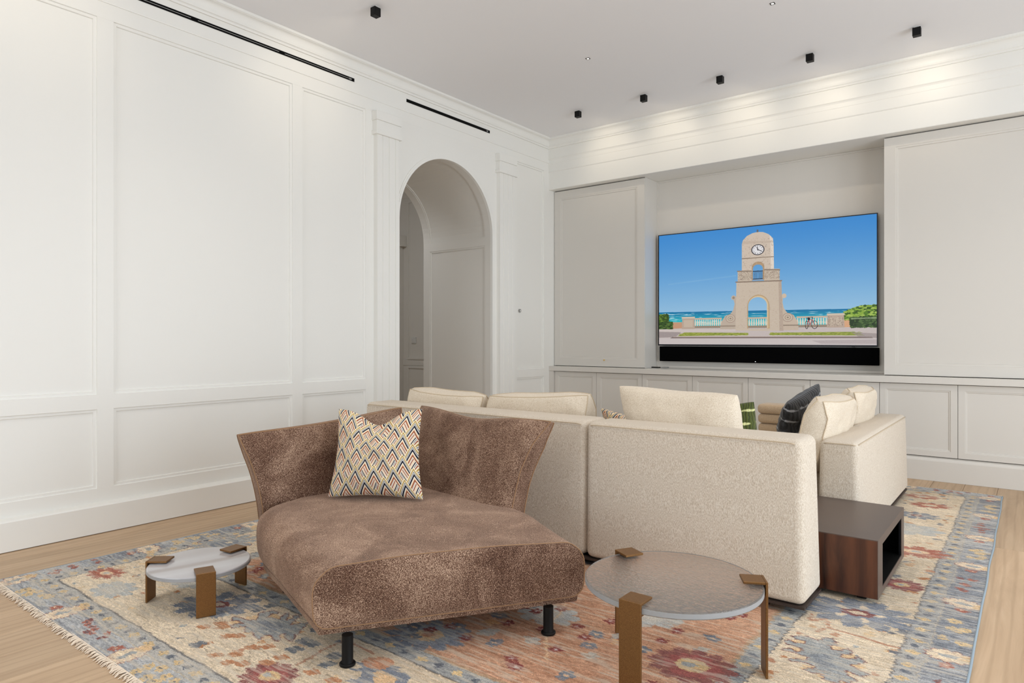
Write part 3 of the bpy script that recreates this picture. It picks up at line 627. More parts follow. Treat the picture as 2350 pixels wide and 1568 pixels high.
# passage lining: end rings, rails between recessed panels, bead on the wall face
struct('arch_stile', arch_ring(XW - .1, XW - PD, AR, AR + .0125, .002), HALL, wl)
struct('arch_stile', arch_ring(-5.638, -5.535, AR, AR + .0125, .002), HALL, wl)
for s in (-1, 1):
    y0, y1 = sorted((AC + s * AR, AC + s * (AR + .0125)))
    for z0, z1 in ((.002, .27), (2.218, 2.312)): struct('passage_rail', box(-5.535, XW - .1, y0, y1, z0, z1), HALL, wl)
    yb = AC + s * (AR + .004); pr_ = []
    for a, b, c, d in ((-5.535, -5.518, .27, 2.218), (-4.717, -4.7, .27, 2.218), (-5.518, -4.717, 2.201, 2.218), (-5.518, -4.717, .27, .287)):
        pr_.append(box(a, b, *sorted((yb, AC + s * (AR + .012))), c, d))
    struct('panel_moulding', join(*pr_), HALL, wl)
for a, b in ((-5.535, -5.518), (-4.717, -4.7)): struct('vault_moulding', arch_ring(a, b, AR + .004, AR + .0124, 2.312), HALL, wl)
lin = arch_ring(-5.535, XW - .1, AR + .0115, AR + .0122, .002); struct('vault_lining', lin, HALL, wl)
bead = join(arch_ring(XW, XW + .010, AR, AR + .020, .002), arch_ring(XW, XW + .006, AR + .020, AR + .036, .002))
struct('arch_bead', bead, WALL, wl)
# pilasters with fluted shafts and stepped capitals
def pilaster(y0, y1):
    w = y1 - y0; pr = [(XW, y0), (XW + .05, y0)]
    for k in (1, 2, 3):
        c = y0 + w * (.235 + (k - 1) * .295); pr += [(XW + .05, c - .007), (XW + .0425, c - .003), (XW + .0425, c + .003), (XW + .05, c + .007)]
    pr += [(XW + .05, y1), (XW, y1)]
    t = tag(bpy.data.objects.new('trim_%d' % (1 if y0 < 5 else 2), None), kind='structure'); C.objects.link(t); t.location = (XW, (y0 + y1) / 2, 0)
    struct('shaft', extrude(pr, 'z', .19, 3.010), WALL, t)
    struct('plinth', rbox(XW - .001, XW + .062, y0 - .012, y1 + .012, .001, .19, .004, 2), WALL, t)
    struct('necking', rbox(XW - .001, XW + .070, y0 - .024, y1 + .022, 3.008, 3.040, .003, 2), WALL, t)
    struct('capital_block', rbox(XW - .001, XW + .058, y0 - .012, y1 + .010, 3.040, 3.134, .002, 1), WALL, t)
    struct('abacus', rbox(XW - .001, XW + .068, y0 - .022, y1 + .018, 3.134, 3.2135, .002, 1), WALL, t)
pilaster(3.921, 4.176); pilaster(5.638, 5.907)
# baseboards, frieze and crown
BB = [(XW - PD, .004), (XW + .052, .004), (XW + .052, .168), (XW + .044, .176), (XW + .012, .184), (XW - PD, .186)]
bl = struct('baseboard_left', join(extrude(BB, 'y', -3.2, 3.905), extrude(BB, 'y', 5.92, 6.67)), WALL)
fr = struct('trim_3', extrude([(XW - PD, 3.316), (XW + .0075, 3.316), (XW + .010, 3.322), (XW + .010, 3.49), (XW - PD, 3.49)], 'y', -3.2, YF + .03), WALL)
def crown(xw):      # (projection, z)
    p = [(0, 3.482), (.014, 3.482), (.016, 3.492), (.021, 3.499), (.027, 3.502), (.027, 3.507)]
    for k in range(9): t = k / 8 * math.pi / 2; p.append((.0285 + .036 * (1 - math.cos(t)), 3.509 + .060 * math.sin(t)))
    p += [(.067, 3.572), (.075, 3.575), (.075, 3.5945), (0, 3.5945)]; return p
CR = crown(0)
def crown_run():
    vs, fs = [], []; n = len(CR)
    for (kind) in (0, 1, 2):
        for d, z in CR:
            if kind == 0: vs.append((XW + .010 + d, -3.2, z))
            elif kind == 1: vs.append((XW + .010 + d, YF - .024 - d, z))
            else: vs.append((3.2, YF - .024 - d, z))
    for k in (0, 1):
        for m in range(n): a = k * n; fs.append((a + m, a + (m + 1) % n, a + n + (m + 1) % n, a + n + m))
    return fix((vs, fs))
struct('trim_4', crown_run(), WALL, smooth='auto')
# back wall: core, stepped entablature over the joinery
wb = struct('wall_back', box(XW - .03, 3.3, YN, 7.3, -.01, HC), CAB)
ENT = [(YN, 3.0), (YF + .004, 3.0), (YF, 3.004), (YF, 3.206), (YF - .006, 3.210), (YF - .009, 3.216), (YF - .009, 3.304), (YF - .011, 3.307), (YF - .011, 3.345), (YF - .016, 3.356), (YF - .024, 3.364), (YF - .024, 3.594), (YN, 3.594)]
struct('trim_5', extrude(ENT, 'x', XW, 3.2), WALL)
# right and rear walls (outside the frame) with the openings the daylight comes through
wr = struct('wall_right', join(box(3.2, 3.3, -3.2, -.3, 0, HC), box(3.2, 3.3, 2.65, 2.95, 0, HC), box(3.2, 3.3, 5.05, 7.3, 0, HC), box(3.2, 3.3, -.3, 2.65, 3.0, HC), box(3.2, 3.3, 2.95, 5.05, 3.0, HC)), WALL)
wn = struct('wall_rear', join(box(-5.6, -4.1, -3.2, -3.1, 0, HC), box(-1.3, -.4, -3.2, -3.1, 0, HC), box(2.4, 3.3, -3.2, -3.1, 0, HC), box(-4.1, -1.3, -3.2, -3.1, 3.0, HC), box(-.4, 2.4, -3.2, -3.1, 3.0, HC)), WALL)
# hall beyond the arch
hb = struct('wall_hall', join(box(-9.6, -5.64, 7.4, 7.6, 0, HC), box(-9.7, -9.6, 2.0, 7.6, 0, HC), box(-9.6, -5.64, 1.9, 2.0, 0, HC)), HALL)
struct('ceiling_hall', box(-9.7, -5.64, 1.9, 7.6, HC, HC + .1), CEIL)
for x0, x1 in ((-7.86, -7.0), (-6.8, -5.9)):
    for z0, z1 in ((.24, .775), (.885, 3.40)):
        struct('panel_moulding', join(box(x0, x0 + .03, 7.385, 7.4, z0, z1), box(x1 - .03, x1, 7.385, 7.4, z0, z1), box(x0 + .03, x1 - .03, 7.385, 7.4, z0, z0 + .03), box(x0 + .03, x1 - .03, 7.385, 7.4, z1 - .03, z1)), HALL, hb)
struct('chair_rail', box(-9.6, -5.64, 7.392, 7.4, .79, .87), HALL, hb)
struct('cornice', extrude([(7.4, 3.46), (7.385, 3.46), (7.37, 3.50), (7.33, 3.56), (7.33, 3.594), (7.4, 3.594)], 'x', -9.6, -5.64), HALL, hb)
tp = tag(bpy.data.objects.new('trim_6', None), kind='structure'); C.objects.link(tp); tp.location = (-8.05, 7.36, 0)
struct('shaft', rbox(-8.16, -7.96, 7.30, 7.40, .001, 2.70, .004, 1), HALL, tp)
struct('capital', extrude([(7.40, 2.68), (7.29, 2.68), (7.285, 2.70), (7.25, 2.78), (7.24, 2.80), (7.24, 2.85), (7.40, 2.85)], 'x', -8.22, -7.88), HALL, tp)
ls = thing('light_switch', 'white light switch plate on the far hall wall seen through the arch', 'light switch', (-7.71, 7.392, 1.14))
obj('plate', rbox(-7.765, -7.665, 7.384, 7.3995, 1.135, 1.235, .003, 2), WHITEPL, ls)
for k in (0, 1): obj('rocker', rbox(-7.752 + k * .04, -7.718 + k * .04, 7.379, 7.386, 1.155, 1.215, .002, 1), WHITEPL, ls)

# ---------------------------------------------------------------- joinery of the media wall
YD, YC = 6.745, 6.672
def shaker(parent, name, x0, x1, z0, z1, y, th, bord, top=None, mw=.014, dp=.010):
    """framed door facing -y: stiles and rails as one leaf, recessed panel, sloped inner bead"""
    bt = top or bord; a, b, c, d = x0 + bord, x1 - bord, z0 + bord, z1 - bt
    leaf = join(box(x0, a, y, y + th, z0, z1), box(b, x1, y, y + th, z0, z1), box(a, b, y, y + th, z0, c), box(a, b, y, y + th, d, z1))
    L0 = obj(name, leaf, CAB, parent)
    obj('door_panel', box(a - .001, b + .001, y + dp, y + th - .002, c - .001, d + .001), CAB, L0)
    prof = [(0, y + .0005), (.0015, y + .0035), (mw - .003, y + .0045), (mw, y + dp)]; vs, fs = [], []
    for (cx, cz, sx, sz) in ((a, c, 1, 1), (b, c, -1, 1), (b, d, -1, -1), (a, d, 1, -1)): vs += [(cx + sx * t, py, cz + sz * t) for t, py in prof]
    for k in range(4):
        for m in range(3): p, q = k * 4 + m, ((k + 1) % 4) * 4 + m; fs.append((p, p + 1, q + 1, q))
    obj('door_bead', (vs, fs), CAB, L0); return L0
seam = [-4.539 + .5782 * k for k in range(11)]
names = ['grey white base cabinet in the left corner under the first wall cupboard', 'grey white base cabinet below the left end of the television', 'grey white base cabinet below the middle and right of the television', 'grey white base cabinet straddling the left edge of the right wall cupboard', 'grey white base cabinet at the far right end of the run']
for k in range(5):
    xa, xb = seam[2 * k], seam[2 * k + 2]
    t = thing('base_cabinet', names[k], 'cabinet', ((xa + xb) / 2, 6.86, 0), 'base cabinets of the media wall')
    x0_ = XW if k == 0 else xa
    obj('carcass', box(x0_ + .0005, xb - .0005, YC + .024, YN - .002, .05, .822), CAB, t)
    if k == 0: obj('filler', box(XW + .0005, xa - .002, 6.640, YC + .024, .192, .822), CAB, t)
    obj('shadow_gap', box(xa, xb - .001, YC + .021, YC + .0238, .19, .822), GAP, t)
    for j in (0, 1): shaker(t, 'door', seam[2 * k + j] + .0018, seam[2 * k + j + 1] - .0018, .208, .8175, YC, .020, .048)
    obj('base_board', extrude([(YC + .05, .001), (6.664, .001), (6.664, .168), (6.668, .180), (6.676, .190), (6.690, .201), (YC + .05, .201)], 'x', x0_ + .0003, xb - .0003), CAB, t)
ct = obj('countertop', rbox(XW + .001, 1.24, 6.635, YN - .001, .8235, .880, .003, 2), CAB); tag(ct, 'long grey white countertop running over all the base cabinets', 'countertop')
def cupboard(x0, x1, label, side):
    t = thing('wall_cupboard', label, 'cupboard', ((x0 + x1) / 2, 6.9, .881))
    obj('carcass', box(x0 + (.003 if side == 'l' else 0), x1 - (0 if side == 'l' else .003), YD + .026, YN - .002, .8815, 2.9985), CAB, t)
    if side == 'l': obj('side_panel', box(x1 + .0002, x1 + .0032, YD + .012, YN - .002, .8815, 2.9985), CAB, t)
    obj('shadow_gap', box(x0 + .002, x1 - .002, YD + .0235, YD + .0258, .8815, 2.9985), GAP, t)
    d = shaker(t, 'sliding_door', x0, x1, .8865, 2.989, YD, .023, .088, mw=.020, dp=.012); return t, d
t, d = cupboard(-4.5935, -3.392, 'tall white cupboard with one panelled sliding door left of the television', 'l')
kb = obj('gleam_button', lathe([(.004, 0), (.004, .004), (.008, .006), (.009, .011), (.006, .014), (.001, .0145)], 0, 0, 16), GLEAM, d); kb.rotation_euler = (H90, 0, 0); kb.location = (-3.897 - t.location.x, YD - t.location.y, .962 - t.location.z); tag(kb, 'small brass button standing in for a gleam')  # made-up brass button standing in for a faint yellow gleam on the door
kb.data = kb.data.copy(); o_ = off(d)
for v in kb.data.vertices: v.co += o_
cupboard(-1.045, .155, 'tall white cupboard right of the television', 'r')
cupboard(.158, 1.24, 'tall white cupboard at the far right end of the wall', 'r')
nb = struct('wall_niche', join(box(-3.3885, -1.0455, 7.060, YN - .0005, .8815, 2.9985), box(-3.3885, -3.3765, 7.052, 7.060, .8815, 2.9985), box(-3.3765, -1.0455, 7.052, 7.060, 2.9835, 2.9985), box(-3.3765, -1.0455, 7.040, 7.060, .8815, .905)), CAB)

# television, soundbar, remote
tv = thing('television', 'very large flat television showing a stone clock tower by the sea', 'television', (-2.24, 7.03, 1.13))
X0, X1, Z0, Z1 = -3.347, -1.137, 1.132, 2.379
obj('housing', rbox(X0 + .004, X1 - .004, 7.006, 7.036, Z0 + .003, Z1 - .003, .003, 2), TVEDGE, tv)
obj('bezel', join(box(X0, X0 + .008, 6.998, 7.012, Z0, Z1), box(X1 - .008, X1, 6.998, 7.012, Z0, Z1), box(X0 + .008, X1 - .008, 6.998, 7.012, Z1 - .008, Z1), box(X0 + .008, X1 - .008, 6.998, 7.012, Z0, Z0 + .014)), TVEDGE, tv)
sx0, sx1, sz0, sz1 = X0 + .008, X1 - .008, Z0 + .014, Z1 - .008
obj('screen', ([(sx0, 7.0045, sz0), (sx1, 7.0045, sz0), (sx1, 7.0045, sz1), (sx0, 7.0045, sz1)], [(0, 1, 2, 3)]), SCREEN, tv, uv=[(0, 0), (1, 0), (1, 1), (0, 1)])
obj('wall_bracket', box(-2.6, -1.9, 7.036, 7.0595, 1.5, 2.0), BLACK, tv)
obj('sensor_bar', rbox(-1.36, -1.33, 6.999, 7.006, Z0 - .005, Z0 + .0005, .001, 1), TVEDGE, tv)
sb = thing('soundbar', 'wide black soundbar mounted directly under the television', 'speaker', (-2.23, 7.03, .955))
obj('cloth_front', rbox(-3.330, -1.127, 6.995, 7.030, .956, 1.122, .003, 2), BLKPLAS, sb)
obj('back_box', rbox(-3.326, -1.131, 7.0305, 7.0595, .960, 1.118, .002, 1), BLACK, sb)
lp = obj('power_light', rbox(-2.262, -2.256, 6.9935, 6.9955, .968, .974, .0005, 1), M('white_indicator', (1, 1, 1, 1), .5, Emission_Color=(1, 1, 1, 1), Emission_Strength=4.0), sb)
rm = thing('remote_control', 'slim black remote control lying on the countertop left of the television', 'remote', (-3.34, 6.93, .8805))
obj('body', rhexa([(-3.415, 6.915, .8805), (-3.415, 6.915, .892), (-3.405, 6.955, .8805), (-3.405, 6.955, .892), (-3.30, 6.905, .8805), (-3.30, 6.905, .892), (-3.29, 6.945, .8805), (-3.29, 6.945, .892)], .004, 2), BLACK, rm)
obj('button_pad', rhexa([(-3.39, 6.919, .8915), (-3.39, 6.919, .894), (-3.384, 6.945, .8915), (-3.384, 6.945, .894), (-3.355, 6.914, .8915), (-3.355, 6.914, .894), (-3.349, 6.940, .8915), (-3.349, 6.940, .894)], .001, 1), SLATE, rm)
rm2 = obj('media_puck', rbox(-3.285, -3.215, 6.935, 7.0, .8805, .893, .004, 2), SLATE); tag(rm2, 'small grey media puck beside the remote on the countertop', 'media player')

# ceiling spotlights, downlights, sensor, air vents
SL = ['black cube ceiling spotlight nearest the left corner of the row by the media wall', 'second black cube ceiling spotlight from the left corner in the media wall row', 'middle black cube ceiling spotlight in the row of five', 'fourth black cube ceiling spotlight from the left corner in the media wall row', 'rightmost black cube ceiling spotlight in the row of five', 'lone black cube ceiling spotlight above the left wall near the two air vents', 'black cube ceiling spotlight near the left wall, just above the top of the picture']
def cube_spot(x, y, label, az, on=True):
    t = thing('ceiling_spotlight', label, 'spotlight', (x, y, HC), 'black cube spotlights on the ceiling')
    bm = bmesh.new(); bmesh.ops.create_cube(bm, size=1); 
    for v in bm.verts: v.co = (v.co.x * .056, v.co.y * .05, v.co.z * .062)
    bmesh.ops.bevel(bm, geom=bm.edges[:], offset=.002, segments=1, affect='EDGES')
    rot = __import__('mathutils').Matrix.Rotation(az, 3, 'Z')
    for v in bm.verts: v.co = rot @ v.co + Vector((x, y, HC - .0385))
    obj('housing', from_bm(bm), BLACK, t)
    obj('ceiling_plate', rbox(x - .020, x + .020, y - .020, y + .020, HC - .009, HC - .0005, .002, 1), WHITEPL, t)
    ld = bpy.data.lights.new('beam', 'SPOT'); ld.energy = SPOT_W; ld.color = (1, .86, .66); ld.spot_size = math.radians(84); ld.spot_blend = 1; ld.shadow_soft_size = .02
    lo = bpy.data.objects.new('beam', ld); C.objects.link(lo); lo.parent = t
    d = rot @ Vector((0, 1, 0)); lo.location = (d.x * .034, d.y * .034, -.075)
    lo.rotation_euler = (d * 1.0 + Vector((0, 0, -.42))).to_track_quat('-Z', 'Y').to_euler()
    return t
for k, x in enumerate((-3.757, -3.001, -2.239, -1.472, -.701)): cube_spot(x, 5.955, SL[k], 0)
cube_spot(-3.735, 3.201, SL[5], H90)
cube_spot(-3.735, 1.35, SL[6], H90)
def pin(x, y, label):
    ld = bpy.data.lights.new('downlight', 'SPOT'); ld.energy = 135 if x < -2 and y < 3 else 110; ld.color = (1, .93, .84); ld.spot_size = math.radians(125); ld.spot_blend = 1; ld.shadow_soft_size = .06
    t = thing('pinhole_downlight', label, 'downlight', (x, y, HC), 'pinhole downlights in the ceiling')
    obj('trim_frame', join(box(x - .016, x + .016, y - .016, y - .009, HC - .0025, HC - .0003), box(x - .016, x + .016, y + .009, y + .016, HC - .0025, HC - .0003), box(x - .016, x - .009, y - .009, y + .009, HC - .0025, HC - .0003), box(x + .009, x + .016, y - .009, y + .009, HC - .0025, HC - .0003)), BLACK, t); lo = bpy.data.objects.new('downlight_beam', ld); C.objects.link(lo); lo.parent = t; lo.location = (0, 0, -.01)
    obj('lamp', box(x - .0085, x + .0085, y - .0085, y + .0085, HC - .0015, HC - .0003), LENS, t)
pin(-2.992, 4.90, 'tiny square pinhole downlight in the ceiling nearer the cube spotlight row')
pin(-1.464, 4.905, 'tiny square pinhole downlight at the top edge of the ceiling view')
for q, (px, py) in enumerate(((-2.992, 1.9), (-1.464, 1.9), (.064, 1.9), (.064, 4.905), (-2.992, -.9), (.064, -.9))):  # extra downlights added out of view to brighten floor, rug and sofa
    pin(px, py, ['pinhole downlight above the chaise', 'pinhole downlight above the rippled glass table', 'pinhole downlight right of the rippled glass table', 'pinhole downlight right of the walnut box table', 'pinhole downlight behind the viewer on the left', 'pinhole downlight behind the viewer on the right'][q] + ', added outside the picture for extra light')
def vent(y0, y1, label):
    t = thing('air_vent', label, 'air vent', (XW + .01, (y0 + y1) / 2, 3.407)); z0, z1, xf = 3.4065, 3.4355, XW + .0102
    obj('slot', box(xf, xf + .0012, y0, y1, z0, z1), VOID, t)
    obj('frame', join(box(xf, xf + .003, y0, y1, z0, z0 + .0035), box(xf, xf + .003, y0, y1, z1 - .0035, z1), box(xf, xf + .003, y1 - .004, y1, z0 + .0035, z1 - .0035), box(xf, xf + .003, y0, y0 + .004, z0 + .0035, z1 - .0035)), BLACK, t)
    n = max(1, int((y1 - y0) / .6)); s = (y1 - y0 - .02) / n
    for k in range(n): obj('blade', box(xf + .0013, xf + .0030, y0 + .01 + k * s + .02, y0 + .01 + (k + 1) * s - .03, (z0 + z1) / 2 - .0018, (z0 + z1) / 2 + .0018), SLATE if y0 < 4 else BLACK, t)
    obj('damper', box(xf + .0013, xf + .003, y1 - .055, y1 - .03, z0 + .008, z1 - .008), SLATE, t)
vent(.25, 3.697, 'long black linear air vent in the frieze over the wide wall panels')
vent(4.303, 5.51, 'short black linear air vent in the frieze above the arch')
sn = thing('wall_sensor', 'small round grey wall sensor on the panel right of the arch', 'sensor', (XW - .011, 6.07, 1.505))
ms = bpy.data.meshes.new
o1 = obj('dial', lathe([(.001, 0), (.017, 0), (.020, .002), (.020, .008), (.017, .011), (.001, .0115)], 0, 0, 24), SLATE); o1.parent = sn; o1.rotation_euler = (0, H90, 0); o1.location = (0, 0, .022)
o2 = obj('face_ring', lathe([(.001, .0116), (.010, .0116), (.010, .0125), (.001, .0128)], 0, 0, 20), WHITEPL); o2.parent = sn; o2.rotation_euler = (0, H90, 0); o2.location = (0, 0, .022)
# ---------------------------------------------------------------- rug
rug = thing('area_rug', 'large hand knotted rug with blue border and terracotta centre under all the furniture', 'rug', (-2.105, 3.675, 0))
RX0, RX1, RY0, RY1 = -4.03, -.18, 1.04, 6.29
def rugpt(i, j, z, nu=78, nv=106):
    u, v = i / (nu - 1), j / (nv - 1); x = RX0 + u * (RX1 - RX0); y = RY0 + v * (RY1 - RY0)
    e = max(0, 1 - min(u, 1 - u) * 25); x += e * .008 * noise.noise(Vector((x, y * 2.2, 3))); y += max(0, 1 - min(v, 1 - v) * 25) * .006 * noise.noise(Vector((x * 2.5, y, 9)))
    return (x, y, z + .0012 * noise.noise(Vector((x * 3, y * 3, 0))))
top = grid(lambda i, j: rugpt(i, j, .0105), 78, 106); uv = [(i / 77, j / 105) for j in range(106) for i in range(78)]
bnd = [(i, 0) for i in range(78)] + [(77, j) for j in range(1, 106)] + [(i, 105) for i in range(76, -1, -1)] + [(0, j) for j in range(104, 0, -1)]
vs, fs = list(top[0]), list(top[1]); n0 = len(vs)
for i, j in bnd: p = rugpt(i, j, .0); vs.append((p[0], p[1], .0006)); uv.append((i / 77, j / 105))
for k in range(len(bnd)):
    a, b = bnd[k], bnd[(k + 1) % len(bnd)]; fs.append((a[1] * 78 + a[0], n0 + k, n0 + (k + 1) % len(bnd), b[1] * 78 + b[0]))
obj('pile', (vs, fs), RUG, rug, smooth='auto', uv=uv)
Rf = random.Random(11); parts = []
for yy, s in ((RY0, -1), (RY1, 1)):
    x = RX0 + .004
    while x < RX1 - .004:
        w = Rf.uniform(.005, .009); ln = Rf.uniform(.014, .034); a = Rf.uniform(-.010, .010); z = Rf.uniform(.003, .007)
        y0 = yy - s * .006; v = [(x, y0, .011), (x + w, y0, .011), (x + w + a, yy + s * ln * .6, z + .003), (x + a, yy + s * ln * .6, z + .003), (x + w * .3 + 1.6 * a, yy + s * ln, .0015), (x + w * .7 + 1.6 * a, yy + s * ln, .0015), (x, y0, .001), (x + w, y0, .001)]
        parts.append((v, [(0, 1, 2, 3), (3, 2, 5, 4), (6, 7, 5, 4)])); x += w * .8
fg = obj('fringe', join(*parts), FRINGE, rug); fg['kind'] = 'stuff'; tag(fg, 'short cream fringe')
for X_ in (RX0, RX1):
    ed = obj('side_binding', tube([(rugpt(0 if X_ < -2 else 77, j, .006)[0], rugpt(0, j, 0)[1], .0062) for j in range(0, 106)], .0058, 6), RUGEDGE, rug, smooth=True); tag(ed, 'pale blue bound edge')

# ---------------------------------------------------------------- soft furnishings
def cushion(BL, BR, TR, TL, T, band=0, n=34, pinch=.05, chop=0, seed=0, wr=.006, ex=.42, post=None, pipes=True, round_=.035, lean=0, edge=1.0):
    """padded cushion between four corners; returns body, uv, piping loops"""
    BL, BR, TR, TL = map(Vector, (BL, BR, TR, TL)); nn = (BR - BL).cross(TL - BL).normalized(); hb = band / 2
    def P(u, v, s):
        uu = u * (1 - pinch * (1 + lean * (1 if u > 0 else -1)) * (1 - v * v) * 1.25); vv = v * (1 - pinch * (1 - u * u))
        rc = 1 - round_ * abs(u * v) ** 5; uu *= rc; vv *= rc
        if chop: vv -= chop * math.exp(-(u / .42) ** 2) * sm((v + .3) / 1.3)
        a, b = (uu + 1) / 2, (vv + 1) / 2
        p = BL * (1 - a) * (1 - b) + BR * a * (1 - b) + TR * a * b + TL * (1 - a) * b
        f = (max(0, 1 - u * u) * max(0, 1 - v * v)) ** ex
        cb = hb * (1 - .75 * max(0, abs(u) + abs(v) - 1.55) / .45) if band else 0
        t = cb + (T / 2 - hb) * f
        w = wr * (noise.noise(Vector((u * 2.2 + seed, v * 2.2, s * 2))) + .6 * noise.noise(Vector((u * 6 + seed, v * 5, s)))) * (.35 + f)
        p = p + nn * (s * (t + w * s))
        if post: p = Vector(post(p, u, v, s))
        return p
    g = [-1 + 2 * i / (n - 1) for i in range(n)]; g = [math.sin(t * H90 * .93) / math.sin(H90 * .93) for t in g]
    fa = grid(lambda i, j: P(g[i], g[j], 1), n, n); ba = grid(lambda i, j: P(g[n - 1 - i], g[j], -1), n, n)
    uv = [((g[i] + 1) / 2, (g[j] + 1) / 2) for j in range(n) for i in range(n)] * 2
    vs = fa[0] + ba[0]; m = n * n; fs = list(fa[1]) + [tuple(q + m for q in f) for f in ba[1]]
    loop = [(i, 0) for i in range(n)] + [(n - 1, j) for j in range(1, n)] + [(i, n - 1) for i in range(n - 2, -1, -1)] + [(0, j) for j in range(n - 2, 0, -1)]
    F = lambda q: q[1] * n + q[0]; Bk = lambda q: m + q[1] * n + (n - 1 - q[0])
    for k in range(len(loop)):
        a, b = loop[k], loop[(k + 1) % len(loop)]; fs.append((F(a), Bk(a), Bk(b), F(b)))
    lf = [vs[F(q)] for q in loop]; lb = [vs[Bk(q)] for q in loop]
    if not band:      # weld the rims
        for q in loop: c = (Vector(vs[F(q)]) + Vector(vs[Bk(q)])) / 2; vs[F(q)] = vs[Bk(q)] = c
        lf = [vs[F(q)] for q in loop]; lb = None
    return (vs, fs), uv, lf, lb
def mk_cushion(name, label, cat, corners, T, mat, pipemat=None, group=None, parent=None, pr=.0035, **k):
    body, uv, lf, lb = cushion(*corners, T, **k)
    if parent is None:
        b = [sum(c[i] for c in corners[:2]) / 2 for i in range(3)]; root = thing(name, label, cat, b, group)
    else: root = parent
    o = obj('cover' if parent is None else name, body, mat, root, smooth=True, uv=uv)
    if pipemat:
        pp = tube(lf, pr, 6, closed=True)
        if lb: pp = join(pp, tube(lb, pr, 6, closed=True))
        obj('piping', pp, pipemat, root if parent is None else o, smooth=True)
    return root

# sectional sofa
sf = thing('sectional_sofa', 'large cream chenille sectional sofa with its low back to the viewer', 'sofa', (-2.0, 3.6, .012))
def slab(x0, x1, yb0, yb1, yt0, yt1, z0, z1, r, xt0=None, xt1=None):
    xt0 = x0 if xt0 is None else xt0; xt1 = x1 if xt1 is None else xt1
    c = [(x0, yb0, z0), (xt0, yt0, z1), (x0, yb1, z0), (xt0, yt1, z1), (x1, yb0, z0), (xt1, yt0, z1), (x1, yb1, z0), (xt1, yt1, z1)]; return rhexa(c, r, 6)
def back(x0, x1, xt0, xt1, yo=0):
    b = slab(x0, x1, 3.012 + yo, 3.305 + yo, 3.024 + yo, 3.275 + yo, .055, .768, .038, xt0, xt1)
    o = obj('backrest', b, BOUCLE, sf, smooth='auto')
    obj('seam_piping', tube([(xt0 + .03, 3.0245 + yo, .7475), (xt0 + .045, 3.0205 + yo, .7515)] + [(xt0 + .06 + (xt1 - xt0 - .12) * k / 8, 3.020 + yo, .7525) for k in range(9)] + [(xt1 - .045, 3.0205 + yo, .7515), (xt1 - .03, 3.0245 + yo, .7475)], .0028, 6), PIPE, o, smooth=True)
back(-3.655, -1.866, -3.655, -1.866, .012); back(-1.860, -.765, -1.860, -.778, 0)
arm = obj('armrest', slab(-.985, -.757, 4.130, 5.945, 4.136, 5.94, .055, .622, .034, -.972, -.772), BOUCLE, sf, smooth='auto')
obj('seam_piping', join(tube([(-.948, 4.139, .604)] + [(-.93 + .12 * k / 4, 4.1345, .6075) for k in range(5)] + [(-.796, 4.1345, .6070), (-.781, 4.139, .604)], .0028, 6), tube([(-.7722, 4.17 + 1.74 * k / 8, .6045) for k in range(9)], .0026, 6)), PIPE, arm, smooth=True)
def seatb(x0, x1, y0, y1, z0=.085, z1=.40): return rbox(x0, x1, y0, y1, z0, z1, .035, 4)
for a in ((-3.64, -2.32, 3.33, 4.28), (-2.315, -1.00, 3.33, 4.12)): obj('seat', seatb(*a), BOUCLE, sf, smooth='auto')
obj('seat', seatb(-2.05, -.990, 4.295, 5.94), BOUCLE, sf, smooth='auto')
obj('base_frame', join(box(-3.63, -.785, 3.045, 3.32, .034, .0545), box(-3.63, -1.02, 3.32, 4.25, .034, .0545), box(-2.03, -.782, 4.26, 5.92, .034, .0545)), BLACK, sf)
obj('base_trim', join(box(-3.645, -.768, 3.016, 3.045, .043, .0547), box(-.785, -.767, 3.045, 3.30, .043, .0547), box(-.782, -.762, 4.14, 5.93, .043, .0547)), M('dark_brown_plinth', srgb(52, 40, 34), .5), sf)
for fx, fy in ((-3.5, 3.1), (-1.9, 3.1), (-.98, 3.10), (-3.5, 4.1), (-1.1, 4.1), (-.86, 4.4), (-.86, 5.8), (-1.9, 5.8)): obj('foot', rbox(fx - .05, fx + .05, fy - .03, fy + .03, .0125, .0338, .003, 1), BLACK, sf)

# loose sofa cushions
mk_cushion('sofa_cushion', 'cream boxed cushion at the left end of the sofa back', 'cushion', ((-3.50, 3.43, .42), (-2.87, 3.43, .42), (-2.82, 3.35, .835), (-3.53, 3.35, .855)), .20, CUSH, PIPE, 'cream back cushions', band=.13, seed=1, chop=.02, pinch=.03)
mk_cushion('sofa_cushion', 'cream boxed cushion behind the joint of the sofa back, second from left', 'cushion', ((-2.80, 3.43, .42), (-2.05, 3.43, .42), (-2.03, 3.36, .885), (-2.80, 3.36, .840)), .20, CUSH, PIPE, 'cream back cushions', band=.12, seed=2, chop=.015, pinch=.02)
mk_cushion('sofa_cushion', 'wide cream cushion standing tallest behind the right part of the sofa back', 'cushion', ((-1.76, 3.45, .42), (-1.12, 3.45, .42), (-1.17, 3.37, .925), (-1.86, 3.37, .945)), .24, CUSH, None, 'cream back cushions', band=.05, seed=3, chop=.015, pinch=.05, wr=.012)
mk_cushion('sofa_cushion', 'cream boxed cushion leaning on the near end of the right armrest', 'cushion', ((-1.06, 4.90, .42), (-1.07, 4.12, .42), (-1.00, 4.28, .838), (-.98, 4.97, .828)), .19, CUSH, PIPE, 'cream armrest cushions', band=.13, seed=4, chop=.02, pinch=.03, wr=.010)
mk_cushion('sofa_cushion', 'cream cushion behind another one, leaning on the far end of the right armrest', 'cushion', ((-1.08, 5.74, .42), (-1.08, 5.05, .42), (-.98, 5.06, .845), (-.98, 5.70, .850)), .20, CUSH, PIPE, 'cream armrest cushions', band=.11, seed=5, chop=.02, pinch=.04, wr=.010)
